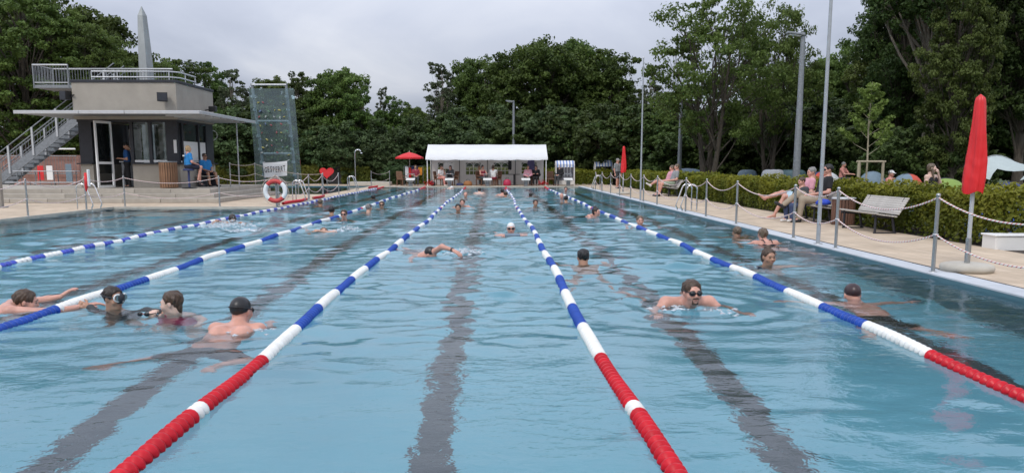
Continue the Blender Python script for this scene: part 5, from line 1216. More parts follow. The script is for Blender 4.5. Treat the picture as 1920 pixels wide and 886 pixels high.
def hand_proto(kind):
    pr = [('c', A_((-.022, 0, .012)), A_((-.026, 0, .072)), .015, .014), ('c', A_((.016, 0, .012)), A_((.024, 0, .070)), .016, .014), ('c', A_((0, 0, -.03)), A_((0, 0, .04)), .024, .02)]
    ln = {'relaxed': 1, 'grip': 1}[kind]; L4 = (.072, .082, .077, .060); curl = .38 if kind == 'relaxed' else 1.25
    for i, l in enumerate(L4):
        p = A_((.029 - .019 * i, 0, .076 - (.006 if i == 3 else 0))); a = curl * (.6 + .08 * i); sp = (.09 - .06 * i)
        for seg, r0, r1 in ((.45, .0100, .0092), (.32, .0092, .0086), (.25, .0086, .0076)):
            d = A_((math.sin(sp), -math.sin(a), math.cos(a))); q = p + d * l * seg; pr.append(('c', p, q, r0, r1, .008)); p = q; a += curl * .75
    p = A_((.030, -.004, .022))
    for l, r0, r1, d in ((.036, .0125, .0108, (.75, -.35, .62)), (.030, .0105, .0088, (.35, -.5 if kind == 'grip' else -.25, .85))): d = A_(d); d /= np.linalg.norm(d); q = p + d * l; pr.append(('c', p, q, r0, r1, .01)); p = q
    return sdf_mesh(pr, .0062, .014)
for k_ in ('relaxed', 'grip'): HAND[k_] = hand_proto(k_)
HAND['far'] = sdf_mesh([('c', A_((-.01, 0, -.02)), A_((.0, 0, .06)), .028, .03), *[('c', A_((.03 - .02 * i, 0, .07)), A_((.036 - .024 * i, -.03, .13 - .012 * abs(i - 1.2))), .0115, .0095, .006) for i in range(4)], ('c', A_((.03, 0, .02)), A_((.055, -.02, .07)), .013, .01)], .0095, .012)
HEADP = sdf_mesh(head_prims((0, 0, 0), np.eye(3)), .0138, .02)

SKIN = {}
for n_, c_ in (('light', (.56, .33, .24)), ('rosy', (.56, .29, .22)), ('tan', (.42, .225, .145)), ('brown', (.25, .13, .085)), ('pale', (.62, .42, .34))):
    m = mat('skin_' + n_, c_, .4, var=.16, vscale=11, bump=.10, bscale=140); pb = m.node_tree.nodes['Principled BSDF']; pb.inputs['Subsurface Weight'].default_value = .12; pb.inputs['Subsurface Radius'].default_value = (.02, .008, .004); SKIN[n_] = m
HAIR = {n_: mat('hair_' + n_, c_, .42, var=.4, vscale=30, stretch=(3, 3, .6), bump=.4, bscale=60) for n_, c_ in (('black', (.010, .009, .009)), ('dark', (.022, .014, .010)), ('brown', (.060, .034, .019)), ('grey', (.22, .21, .20)), ('blond', (.36, .25, .13)), ('white', (.5, .48, .45)), ('sand', (.12, .085, .055)))}
CL = {n_: mat('cloth_' + n_, c_, .85, var=.12, vscale=9, bump=.35, bscale=22) for n_, c_ in (('black', (.012, .012, .014)), ('staff_blue', (.02, .20, .50)), ('staff_dark_blue', (.015, .08, .24)), ('navy', (.012, .016, .035)), ('grey', (.24, .25, .26)), ('charcoal', (.05, .055, .06)), ('white', (.72, .71, .70)), ('pink', (.62, .30, .36)), ('salmon', (.60, .26, .22)), ('khaki', (.33, .27, .20)), ('sage', (.25, .30, .22)), ('denim', (.04, .06, .13)), ('magenta', (.50, .03, .11)), ('teal', (.03, .14, .22)), ('lightblue', (.40, .55, .62)), ('wine', (.25, .03, .05)))}
CAPS = {'black': mat('black_swim_cap', (.014, .014, .015), .38, var=.2), 'white': mat('white_swim_cap', (.74, .74, .73), .35, var=.05), 'grey': mat('grey_cap', (.33, .32, .30), .8), 'plum': mat('dark_plum_cap', (.035, .016, .018), .35, var=.3)}
M['lens'] = mat('dark_lens', (.008, .008, .010), .12); M['eye'] = mat('dark_eye', (.02, .015, .012), .25); M['lips'] = mat('lips', (.36, .13, .11), .45); M['shoe'] = mat('dark_shoe', (.02, .02, .024), .6); M['shoew'] = mat('white_shoe', (.68, .66, .64), .6)

def lerp(a, b, t): return a + (b - a) * t
def body_prims(J):
    pr = []; sx = J['shL'] - J['shR']; sx /= np.linalg.norm(sx); hx = J['hpL'] - J['hpR']; hx /= np.linalg.norm(hx); w = J.get('w', 1.0)
    for q in (-1, 1):
        c, wa, pe = J['chest'] + sx * q * .085 * w, J['waist'] + (sx + hx) * .5 * q * .062 * w, J['pelvis'] + hx * q * .078 * w
        pr += [('c', c, wa, .100 * w, .088 * w, .05), ('c', wa, pe, .088 * w, .105 * w, .05)]
    top = lerp(J['shL'], J['shR'], .5); pr += [('c', J['shR'], J['shL'], .058, .058, .05), ('c', lerp(top, J['chest'], .25), J['neck'], .075, .060, .06), ('c', J['neck'], J['head'] + J['hr'] @ A_((0, .02, -.06)), .060, .056, .03)]
    for s in 'LR':
        pr += [('c', J['sh' + s], J['el' + s], .052 * w ** .5, .041, .04), ('c', J['el' + s], J['wr' + s], .041, .026, .03)]
        pr += [('c', J['hp' + s], J['kn' + s], .088 * w ** .5, .056, .05), ('c', J['kn' + s], lerp(J['kn' + s], J['an' + s], .35), .054, .052, .03), ('c', lerp(J['kn' + s], J['an' + s], .35), J['an' + s], .054, .035, .03), ('c', J['an' + s], J['toe' + s], .036, .026, .02), ('c', J['an' + s], J['an' + s] + A_((0, .03, -.03)), .032, .030, .02)]
    return pr
def join(parts):
    V, F, o = [], [], 0
    for v, f in parts: V.append(v); F.append(f + o); o += len(v)
    return np.concatenate(V), np.concatenate(F)
def place(proto, M3, t, flip=False):
    v, f = proto; v = v @ np.asarray(M3).T + t
    return v, (f[:, ::-1] if flip else f)
def person(label, loc, J, rz=0.0, scale=1.0, skin='light', hair=('short', 'dark'), wear=(), near=False, extras=(), cat='person', group=None, vox=None):
    far_ = math.hypot(*list(loc)[:2]) > 13; h = max(vox or 0, .019 if far_ else 0) if vox else ((.0112 if not far_ else .015) if near else .023); J = {k: (A_(v) if isinstance(v, (tuple, list)) and not k.startswith('hn') else v) for k, v in J.items()}
    parts = []; bp_ = body_prims(J)
    if near: bp_ = bp_ + head_prims(J['head'], J['hr'])
    parts.append(sdf_mesh(bp_, h))
    if not near: parts.append(place(HEADP, J['hr'], J['head']))
    for s in 'LR':
        d, nrm, kind = J.get('hn' + s, (None, None, 'relaxed'))
        z = (A_(d) if d is not None else J['wr' + s] - J['el' + s]); z = z / np.linalg.norm(z)
        y = -(A_(nrm) if nrm is not None else A_((0, 0, -1.0)))      # palm looks along nrm
        y = y - z * (y @ z); y = y / (np.linalg.norm(y) + 1e-9)
        if np.linalg.norm(y) < .5: y = A_((0, 1.0, 0)); y -= z * (y @ z); y /= np.linalg.norm(y)
        x = np.cross(y, z); fl = (s == 'R'); Mx = np.stack([-x if fl else x, y, z], 1); parts.append(place(HAND['far' if far_ else kind], Mx, J['wr' + s] + z * .02, fl))
    v, f = join(parts)
    o = link(bpy.data.objects.new('person', mesh_np('person', v, f, SKIN[skin]))); o.location = loc; o.rotation_euler = (0, 0, rz); o.scale = (scale,) * 3; tag(o, label, cat, group)
    def child(name, pr, m, k=.03, hh=None):
        v, f = sdf_mesh(pr, hh or h, k)
        if len(f) == 0: return None
        if name == 'hair':      # strands lying in ridges away from the crown
            q = (v - J['head']) @ J['hr']; a = np.arctan2(q[:, 0], q[:, 1] + .05); rad_ = np.hypot(q[:, 0], q[:, 1]) / .09; sd = float(np.sum(J['head']) * 37 + label.__len__())
            d_ = .0045 * np.sin(a * 11 + sd + 2 * np.sin(q[:, 2] * 40)) * np.clip(rad_, 0, 1) + .004 * np.sin(a * 23 + sd * 2 + q[:, 2] * 60) * np.clip(rad_, 0, 1) + .004 * np.sin(q[:, 1] * 90 + sd) * np.sin(q[:, 0] * 70)
            nv = q / (np.linalg.norm(q, axis=1)[:, None] + 1e-9); v = v + (nv * d_[:, None]) @ J['hr'].T
        return link(bpy.data.objects.new(name, mesh_np(name, v, f, m)), o)
    st, hc = hair; hv = (.0095 if not far_ else .012) if near else .015
    if st == 'cap': child('swim_cap', hair_prims(J['head'], J['hr'], 'cap'), CAPS[hc], .02, hv)
    elif st == 'hat':
        child('cap', hair_prims(J['head'], J['hr'], 'visor'), CAPS[hc], .01, hv); child('hair', hair_prims(J['head'], J['hr'], 'short'), HAIR['grey'], .02, hv)
    elif st != 'bald': child('hair', hair_prims(J['head'], J['hr'], st), HAIR[hc], .02, hv)
    H, Rm = J['head'], J['hr']
    def P(x, y, z): return Vector(H + Rm @ A_((x, y, z)))
    dist = math.hypot(*list(loc)[:2])
    if dist < 36:
        if 'goggles' not in extras and 'mask' not in extras and 'sunglasses' not in extras:
            for q in (-1, 1): MB().lathe([(0, -.006), (.009, -.003), (.011, 0), (.009, .003), (0, .006)], (0, 0, 0), 8, axis='Y').build('eye', M['eye'], o, P(q * .031, -.083, .004)).rotation_euler = Matrix(Rm.tolist()).to_euler()
        MB().tube([P(-.017, -.094, -.059), P(0, -.098, -.059), P(.017, -.094, -.059)], [.003, .006, .003], 6).build('lips', M['lips'], o)
        if st != 'bald': MB().tube([P(-.05, -.082, .026), P(-.03, -.091, .031), P(-.013, -.092, .027)], .004, 5).tube([P(.05, -.082, .026), P(.03, -.091, .031), P(.013, -.092, .027)], .004, 5).build('eyebrow', HAIR['dark'] if hc not in HAIR else HAIR[hc], o)
    if 'goggles' in extras or 'sunglasses' in extras:
        g = MB()
        for q in (-1, 1):
            e = MB().lathe([(0, -.016), (.022, -.013), (.033, -.001), (.031, .010), (0, .014)], n=12, axis='Y', sy=.76)
            a = q * .30; g.add([P(*(Matrix.Rotation(a, 3, 'Z') @ Vector(p) + Vector((q * .037, -.092, .006)))) for p in e.v], e.f, 0, True)
        g.tube([P(-.014, -.098, .008), P(.014, -.098, .008)], .005, 6); go = g.build('goggles' if 'goggles' in extras else 'sunglasses', M['lens'], o)
        if 'goggles' in extras: MB().tube([P(.088 * math.sin(a), .018 - .105 * math.cos(a), .012 + .03 * (1 - math.cos(a)) * .5) for a in np.linspace(.62, 2 * PI - .62, 22)], .0055, 5, caps=False).build('goggle_strap', M['black'], go)
        else: MB().tube([P(-.055, -.08, .01), P(-.082, .0, .012)], .004, 5).tube([P(.055, -.08, .01), P(.082, 0, .012)], .004, 5).build('temple', M['black'], go)
    if 'beard' in extras: child('beard', [('c', H + Rm @ A_((-.027, -.078, -.052)), H + Rm @ A_((-.022, -.070, -.088)), .0075, .0095), ('c', H + Rm @ A_((.027, -.078, -.052)), H + Rm @ A_((.022, -.070, -.088)), .0075, .0095), ('c', H + Rm @ A_((-.02, -.071, -.094)), H + Rm @ A_((.02, -.071, -.094)), .014, .014), ('c', H + Rm @ A_((-.024, -.092, -.044)), H + Rm @ A_((.024, -.092, -.044)), .0075, .0075)], HAIR['brown'], .008, .006)
    for w in wear:
        nm, cl = w[0], CL.get(w[1]); inf = .013 if near else .017; pr = []
        sx = J['shL'] - J['shR']; sx = sx / np.linalg.norm(sx); hx = J['hpL'] - J['hpR']; hx = hx / np.linalg.norm(hx); ww = J.get('w', 1.0); up = J['neck'] - J['pelvis']; up = up / np.linalg.norm(up)
        def torso(bot=1.0, i=inf):
            q_ = []
            for q in (-1, 1):
                c, wa, pe = J['chest'] + sx * q * .085 * ww, J['waist'] + (sx + hx) * .5 * q * .062 * ww, J['pelvis'] + hx * q * .078 * ww
                q_ += [('c', c, wa, .100 * ww + i, .092 * ww + i, .05)]; q_ += [('c', wa, lerp(wa, pe, bot), .092 * ww + i, .105 * ww + i, .05)]
            return q_
        if nm in ('shirt', 'jacket', 'long_sleeved_shirt', 'vest_top', 'dress', 'rash_top'):
            pr = torso(1.0); sl = {'shirt': .62, 'vest_top': 0, 'dress': .3}.get(nm, 1)
            if sl or nm == 'dress': pr += [('c', J['shR'], J['shL'], .058 + inf, .058 + inf, .05)]
            for s in 'LR':
                if sl: pr.append(('c', J['sh' + s], lerp(J['sh' + s], J['el' + s], min(1, sl)), .053 + inf, .046 + inf, .03))
                if nm in ('jacket', 'long_sleeved_shirt', 'rash_top'): pr.append(('c', J['el' + s], lerp(J['el' + s], J['wr' + s], .92), .044 + inf, .031 + inf, .03))
                if nm == 'dress': pr.append(('c', J['hp' + s], lerp(J['hp' + s], J['kn' + s], .7), .10 + inf, .085 + inf, .05))
            if nm != 'dress': pr.append(('p', J['pelvis'] - up * .05, -up))
        elif nm in ('swimsuit', 'bikini_top'):
            pr = torso(1.0, .006) + [('p', J['chest'] + up * .05, up)]
            if nm == 'bikini_top': pr.append(('p', J['chest'] - up * .10, -up))
        elif nm in ('shorts', 'trousers', 'swim_shorts'):
            pr = [('c', J['pelvis'] - hx * .078 * ww, J['pelvis'] + hx * .078 * ww, .105 * ww + inf, .105 * ww + inf, .05)]
            for s in 'LR':
                if nm == 'trousers': pr += [('c', J['hp' + s], J['kn' + s], .09 + inf, .062 + inf, .05), ('c', J['kn' + s], lerp(J['kn' + s], J['an' + s], .95), .062 + inf, .042 + inf, .03)]
                else: pr += [('c', J['hp' + s], lerp(J['hp' + s], J['kn' + s], .72), .092 + inf, .072 + inf, .05)]
            pr.append(('p', J['pelvis'] + up * .09, up))
        elif nm == 'shoe':
            m_ = M[w[1]]
            for s in 'LR':
                child('shoe', [('c', J['an' + s] + A_((0, .02, -.035)), J['toe' + s] + (J['toe' + s] - J['an' + s]) * .12, .043, .036), ('c', J['an' + s], J['an' + s] + A_((0, .01, -.03)), .044, .044)], m_)
            continue
        elif nm == 'strap':
            b = MB()
            for q in (-1, 1):
                a = J['chest'] + sx * q * .07 + up * .05; t_ = lerp(J['shR'], J['shL'], .5 + .20 * q) + up * .055
                fr = np.cross(sx, up); pts = [Vector(a + fr * .115), Vector(lerp(a, t_, .6) + fr * .10), Vector(t_ + fr * .02), Vector(t_ - fr * .03), Vector(lerp(a, t_, .6) - fr * .105), Vector(a - fr * .118)]; b.tube(pts, .009, 6)
            b.build('strap', cl, o); continue
        child(nm, pr, cl)
    return o

def base_pose(z0=0.0, lean=0.0, yaw=0.0, pitch=0.0, roll=0.0):
    """upright trunk with its pelvis at z0; lean > 0 tips the trunk back"""
    def U(y, z): return A_((0, y * math.cos(lean) + z * math.sin(lean), z0 + z * math.cos(lean) - y * math.sin(lean)))
    J = dict(pelvis=U(0, 0), waist=U(.01, .17), chest=U(0, .34), neck=U(.015, .50)); J['head'] = J['neck'] + A_((0, -.03 + .05 * math.sin(lean), .15)); J['hr'] = rotm(yaw, pitch, roll)
    for s, q in (('L', 1), ('R', -1)): J['sh' + s] = U(.0, .43) + A_((q * .175, 0, 0)); J['hp' + s] = U(0, -.02) + A_((q * .09, 0, 0))
    return J
def sit(seat=.45, lean=.12, yaw=0.0, pitch=.1, arms='lap', reach=.40, cross=False, feet=.05, open_=.1, ground=0.0):
    J = base_pose(seat + .105, lean, yaw, pitch)
    for s, q in (('L', 1), ('R', -1)):
        J['kn' + s] = A_((q * open_, -.44, seat + .07)); J['an' + s] = A_((q * open_, -.44 - feet, ground + .075)); J['toe' + s] = J['an' + s] + A_((q * .02, -.15, -.045))
        J['el' + s] = J['sh' + s] + A_((q * .08, -.04, -.27)); J['wr' + s] = A_((q * .08, -.30, seat + .18))
    if cross: J['knR'] = A_((.04, -.47, seat + .19)); J['anR'] = A_((.16, -.80, seat + .02)); J['toeR'] = J['anR'] + A_((.03, -.15, .06))
    if arms == 'face': J['elL'] = J['shL'] + A_((.05, -.14, -.24)); J['wrL'] = J['head'] + A_((.07, -.13, -.13)); J['hnL'] = ((-.3, .1, .9), (-.3, 1, 0), 'grip')
    if arms == 'fold':
        for s, q in (('L', 1), ('R', -1)): J['wr' + s] = J['chest'] + A_((-q * .06, -.21, -.12))
    if arms == 'fwd':
        for s, q in (('L', 1), ('R', -1)): J['el' + s] = J['sh' + s] + A_((q * .05, -.18, -.22)); J['wr' + s] = J['sh' + s] + A_((-q * .05, -.42, -.22))
    return J
def stand(yaw=0.0, pitch=0.0, arms='down', step=.06):
    J = base_pose(.93, 0, yaw, pitch)
    for s, q in (('L', 1), ('R', -1)):
        J['kn' + s] = A_((q * .10, -.03 + q * step, .50)); J['an' + s] = A_((q * .11, q * step, .08)); J['toe' + s] = J['an' + s] + A_((q * .03, -.15, -.045)); J['el' + s] = J['sh' + s] + A_((q * .06, .03, -.29)); J['wr' + s] = J['el' + s] + A_((q * .0, -.08, -.24))
    if arms == 'work':
        for s, q in (('L', 1), ('R', -1)): J['wr' + s] = J['el' + s] + A_((-q * .05, -.24, .03))
    if arms == 'up': J['elL'] = J['shL'] + A_((.16, -.16, -.16)); J['wrL'] = J['shL'] + A_((.2, -.36, .02))
    return J
def tread(hz=.10, yaw=0.0, pitch=0.0, tilt=.35, sh=-.06):
    """upright in the water with head centre hz above the surface"""
    J = {}; J['head'] = A_((0, 0, hz)); J['hr'] = rotm(yaw, pitch); J['neck'] = A_((0, .04, hz - .15)); J['chest'] = A_((0, .10, hz - .31)); J['waist'] = A_((0, .10 + .15 * tilt, hz - .48)); J['pelvis'] = A_((0, .10 + .45 * tilt, hz - .63))
    for s, q in (('L', 1), ('R', -1)):
        J['sh' + s] = A_((q * .17, .07, hz - .225)); J['el' + s] = A_((q * .34, -.02, hz - .34)); J['wr' + s] = A_((q * .36, -.26, hz - .30)); J['hp' + s] = J['pelvis'] + A_((q * .09, .02, -.03)); J['kn' + s] = J['hp' + s] + A_((q * .10, .0, -.42)); J['an' + s] = J['kn' + s] + A_((q * .05, .34, -.22)); J['toe' + s] = J['an' + s] + A_((q * .05, .08, -.12))
    return J
def breast(hz=.10, yaw=0.0, pitch=0.0, out=.03, wide=.42, fwd=.30):
    """breast stroke: head and shoulders out, trunk sloping down behind"""
    J = {}; J['head'] = A_((0, -.05, hz)); J['hr'] = rotm(yaw, pitch); J['neck'] = A_((0, .04, hz - .12)); J['chest'] = A_((0, .22, out - .13)); J['waist'] = A_((0, .38, out - .25)); J['pelvis'] = A_((0, .54, out - .36))
    for s, q in (('L', 1), ('R', -1)):
        J['sh' + s] = A_((q * .19, .09, out - .035)); J['el' + s] = A_((q * (.19 + wide * .38), -.05, out - .10)); J['wr' + s] = A_((q * (wide), -fwd, out - .12)); J['hp' + s] = J['pelvis'] + A_((q * .09, .03, -.01)); J['kn' + s] = J['hp' + s] + A_((q * .16, .32, -.14)); J['an' + s] = J['kn' + s] + A_((q * .10, .36, .08)); J['toe' + s] = J['an' + s] + A_((q * .12, .07, 0))
    return J
def stir(p, s=1.0): STIR.append((p.x, p.y, s))
def splash(px, py, w, hgt, n, label, spread=.6, seed=0):
    """thrown water: drops and torn foam lying on the surface"""
    p = at(px, py); r = np.random.default_rng(seed + int(px)); b = MB(); ic = [(0, 0, 1), (.9, 0, -.3), (-.45, .78, -.3), (-.45, -.78, -.3)]; fs = [(0, 1, 2), (0, 2, 3), (0, 3, 1), (1, 3, 2)]
    for i in range(n):
        x, y = r.normal(0, w * .4), r.normal(0, w * spread * .5); z = abs(r.normal(0, hgt * .4)) * math.exp(-(x / w) ** 2 * 2); s = r.uniform(.006, .02) * (1.4 if z < .03 else 1); q = r.uniform(0, 6); st = r.uniform(1, 2.6) if z < .05 else r.uniform(.7, 1.5)
        b.add([(x + s * st * (a[0] * math.cos(q) - a[1] * math.sin(q)), y + s * st * (a[0] * math.sin(q) + a[1] * math.cos(q)), z + s * a[2] * (.5 if z < .03 else 1.2)) for a in ic], fs)
    o = b.build('splash', M['foam'], None, (p.x, p.y, .004)); tag(o, label, kind='stuff')
M['foam'] = mat('water_drops', (.80, .86, .90), .08, spec=.8, trans=.55)

# ---- swimmers near the camera, each posed on its own
p = at(40, 577); J = breast(.055, -.1, .15, .04, .25, .55); J['elR'] = A_((-.30, -.28, -.02)); J['wrR'] = A_((-.28, -.56, .02)); J['elL'] = A_((.30, -.22, .02)); J['wrL'] = A_((.22, -.34, .055)); J['hnL'] = ((.1, -.7, .5), (0, -.5, -1), 'relaxed')
person('swimmer cut by the left border with dark hair and one arm stretched forward', (p.x, p.y, 0), J, R(117), 1.0, 'rosy', ('short', 'brown'), [('swim_shorts', 'navy')], True); stir(p, 1.3)
p = at(215, 582); J = tread(.13, R(66), .05, .1); J['shL'] = A_((.165, .05, -.085)); J['shR'] = A_((-.165, .06, -.085)); J['elR'] = A_((-.26, .10, -.06)); J['wrR'] = A_((-.33, .16, .005)); J['hnR'] = ((-.6, -.1, .25), (-.2, 1, -.4), 'grip'); J['elL'] = A_((.32, .02, -.03)); J['wrL'] = A_((.50, -.06, -.015)); J['hnL'] = ((1, -.1, -.1), (0, 0, -1), 'relaxed')
mk = person('child swimmer wearing a white rimmed diving mask and holding the lane rope', (p.x, p.y, 0), J, 0, .93, 'tan', ('wetside', 'dark'), [('rash_top', 'charcoal')], True, ('mask',)); stir(p, .8)
H, Rm = J['head'], J['hr']
def mp_(x, y, z): return Vector(H + Rm @ A_((x, y, z)))
g = MB()
for q in (-1, 1):
    g.tube([mp_(q * .040 + .036 * math.cos(a), -.112 + .010 * abs(math.cos(a)) + .012 * (q * math.cos(a) > 0), .020 + .036 * math.sin(a)) for a in np.linspace(0, 2 * PI, 15)], .0085, 6, caps=False)
g.tube([mp_(-.01, -.116, .03), mp_(.01, -.116, .03)], .01, 6); g.tube([mp_(0, -.116, .02), mp_(0, -.128, -.022)], .008, 6); mo = g.build('diving_mask', M['white'], mk)
g = MB()
for q in (-1, 1): e = [mp_(q * .040 + .033 * math.cos(a), -.110, .020 + .033 * math.sin(a)) for a in np.linspace(0, 2 * PI, 14)[:-1]]; g.add(e, [tuple(range(13))])
g.build('mask_lens', mat('grey_mask_lens', (.16, .23, .24), .12), mo); MB().tube([mp_(.092 * math.sin(a), .018 - .108 * math.cos(a), .02 + .012 * (1 - math.cos(a))) for a in np.linspace(.75, 2 * PI - .75, 22)], [.016] * 22, 6, caps=False, flat=.35).build('mask_strap', M['dark'], mo)
MB().lathe([(.03, -.055), (.05, -.03), (.052, .03), (.03, .055)], (0, 0, 0), 8).build('mask_skirt', M['dark'], mo, mp_(0, -.085, .012))
p = at(322, 588); J = tread(.105, R(-88), .08, .05); J['shL'] = A_((.145, .06, -.075)); J['shR'] = A_((-.145, .0, -.085)); J['elR'] = A_((-.20, -.14, -.12)); J['wrR'] = A_((-.135, -.14, -.065)); J['hnR'] = ((.1, -.1, 1), (0, 1, .1), 'grip'); J['elL'] = A_((.28, .0, -.22))
gl = person('girl with wet brown hair and pink swimsuit seen in profile facing left', (p.x, p.y, 0), J, 0, .95, 'pale', ('wetside', 'brown'), [('swimsuit', 'magenta'), ('strap', 'magenta')], True); stir(p, .7)
gg = empty('swim_goggles', (p.x - .19, p.y - .17, .03), R(-10), 'dark swimming goggles held at the chin by the girl in pink', 'swim goggles')
for q in (-1, 1): MB().lathe([(0, -.014), (.020, -.012), (.027, -.002), (.024, .010), (0, .014)], (q * .034, 0, 0), 12, axis='Y', sy=.8).build('lens', M['lens'], gg)
MB().tube([(-.012, 0, .004), (.012, 0, .004)], .005, 6).build('nose_bridge', M['lips'], gg); MB().tube([(.058, 0, 0), (.11, .02, .01), (.12, .03, -.02)], .005, 5).build('strap', M['black'], gg)
p = at(450, 612); J = breast(.125, R(-12), .12, -.01, .20, .60); J['chest'] = A_((0, .20, -.05)); J['waist'] = A_((.02, .38, -.20)); J['pelvis'] = A_((.06, .50, -.36)); J['w'] = 1.06
for s, q in (('L', 1), ('R', -1)): J['sh' + s] = A_((q * .185, .06, -.015)); J['el' + s] = A_((q * .23, -.12, -.15)); J['wr' + s] = A_((q * .12, -.40, -.20)); J['hp' + s] = J['pelvis'] + A_((q * .1, .03, 0)); J['kn' + s] = J['hp' + s] + A_((q * .26 + .05, .10, -.16)); J['an' + s] = J['kn' + s] + A_((q * .02 + .16, .30, .04)); J['toe' + s] = J['an' + s] + A_((q * .1, .10, .03))
person('man in a black swim cap seen from behind with bare back', (p.x, p.y, 0), J, R(176), 1.02, 'rosy', ('cap', 'black'), [('swim_shorts', 'charcoal')], True, ('goggles',)); stir(p, 1.2)
p = at(1294, 573); J = breast(.135, R(5), -.02, .055, .46, .26); J['w'] = 1.1
for s, q in (('L', 1), ('R', -1)): J['sh' + s] = A_((q * .215, .09, .02)); J['el' + s] = A_((q * .36, -.02, -.09)); J['wr' + s] = A_((q * .40, -.28, -.09))
person('man in dark goggles with a goatee breaststroking towards the camera', (p.x, p.y, 0), J, R(4), 1.04, 'rosy', ('short', 'brown'), [('swim_shorts', 'navy')], True, ('goggles', 'beard')); stir(p, 1.9)
p = at(1601, 561); J = breast(.035, 0, .35, -.11, .62, .12); person('dark capped head with arms spread beyond the right lane rope', (p.x, p.y, 0), J, R(178), 1.0, 'rosy', ('cap', 'plum'), [('swim_shorts', 'black')], True); stir(p, 1.1)
p = at(1441, 497); J = tread(.115, R(12), .05, .3); J['wrL'] = A_((.42, -.12, -.03)); J['wrR'] = A_((-.42, -.12, -.03)); J['elL'] = A_((.30, .0, -.07)); J['elR'] = A_((-.30, .0, -.07)); person('woman with hair tied up in a bun facing the camera at right', (p.x, p.y, 0), J, 0, 1.0, 'tan', ('bun', 'brown'), [('bikini_top', 'denim')], True); stir(p, .9)
p = at(1431, 456); J = breast(.155, 0, 0, .04, .4, .2); person('woman with brown hair and dark swimsuit straps seen from behind near the edge', (p.x, p.y, 0), J, R(184), .98, 'rosy', ('wetside', 'sand'), [('swimsuit', 'black'), ('strap', 'black')], True); stir(p, .8)
p = at(1381, 442); person('brown haired head from behind left of the woman with the straps', (p.x, p.y, 0), tread(.075), R(190), .95, 'tan', ('short', 'sand'), [], True); stir(p, .8)
p = at(1093, 492); person('dark haired head from behind right of the middle lane rope', (p.x, p.y, 0), tread(.075, 0, .1), R(184), 1.0, 'tan', ('short', 'black'), [], True); stir(p, 1.2)
# crawl swimmer with the raised bent arm
p = at(806, 478); Yp = p.y
def rel(px, py, Y): return A_(tuple(atY(px, py, Y) - p))
J = breast(.02, 0, .5, -.02, .2, .5); J['head'] = A_((.02, -.10, .015)); J['hr'] = rotm(R(70), .5, 0); J['neck'] = A_((-.06, -.02, -.02)); J['chest'] = A_((-.12, .14, -.06)); J['waist'] = A_((-.2, .32, -.10)); J['pelvis'] = A_((-.28, .50, -.14))
J['shL'] = rel(808, 475, Yp - .1); J['shR'] = A_((-.22, -.02, -.08)); J['elL'] = rel(829, 462.5, Yp - .25); J['wrL'] = rel(849, 468.5, Yp - .38); J['hnL'] = (rel(866, 478, Yp - .44) - J['wrL'], (0, .3, -1), 'relaxed'); J['elR'] = A_((-.30, -.25, -.15)); J['wrR'] = A_((-.25, -.5, -.2))
for s, q in (('L', 1), ('R', -1)): J['hp' + s] = J['pelvis'] + A_((q * .09, .04, 0)); J['kn' + s] = J['hp' + s] + A_((-.15, .36, -.02)); J['an' + s] = J['kn' + s] + A_((-.18, .36, .02)); J['toe' + s] = J['an' + s] + A_((-.06, .12, .01))
cr = person('front crawl swimmer with one bent arm out of the water', (p.x, p.y, 0), J, 0, 1.0, 'rosy', ('cap', 'black'), [('swim_shorts', 'charcoal')], True); stir(p, 1.8)
w0, w1 = Vector(J['elL']), Vector(J['wrL']); MB().tube([w0.lerp(w1, .88), w0.lerp(w1, 1.0)], .034, 10).build('wrist_watch', M['black'], cr)
splash(872, 475, .32, .11, 170, 'splash in front of the crawling arm'); splash(808, 470, .3, .05, 90, 'foam round the crawling swimmer shoulder')
p = at(437, 418); J = breast(.085, R(20), .5, .0, .3, .4); J['elR'] = A_((-.35, -.1, .06)); J['wrR'] = A_((-.45, -.3, .0)); person('swimmer in dark goggles with splashing arms by the left lane rope', (p.x, p.y, 0), J, R(10), 1.0, 'tan', ('short', 'dark'), [('swim_shorts', 'navy')], True, ('goggles',)); stir(p, 1.6)
splash(425, 424, .75, .16, 420, 'splash left of the swimmer by the left lane rope', 1.0); splash(462, 432, .5, .03, 120, 'foam trail right of the splashing swimmer')
splash(62, 560, .22, .05, 40, 'small splash at the hand of the swimmer at the left border'); splash(1250, 578, .35, .01, 18, 'few bright drops before the goateed man'); splash(1350, 583, .3, .01, 14, 'few bright drops right of the goateed man'); splash(470, 622, .3, .015, 18, 'bright drops beside the bare back')
# kickboard swimmer
p = at(958, 440); J = breast(.125, R(0), -.05, -.02, .2, .42); J['elL'] = A_((.30, -.02, -.04)); J['elR'] = A_((-.30, -.02, -.04)); J['wrL'] = A_((.17, -.26, .0)); J['wrR'] = A_((-.17, -.26, .0)); person('swimmer in a white cap and dark goggles leaning on a kickboard', (p.x, p.y, 0), J, 0, 1.0, 'rosy', ('cap', 'white'), [('swimsuit', 'lightblue')], True, ('goggles',)); stir(p, .9)
kb = empty('kickboard', (p.x + .02, p.y - .34, .03), 0, 'pale blue kickboard under the arms of the white capped swimmer', 'kickboard'); MB().prism([(-.15, -.2), (-.1, -.25), (.1, -.25), (.15, -.2), (.15, .16), (-.15, .16)], -.018, .018).build('board', M['tent_sky'], kb)
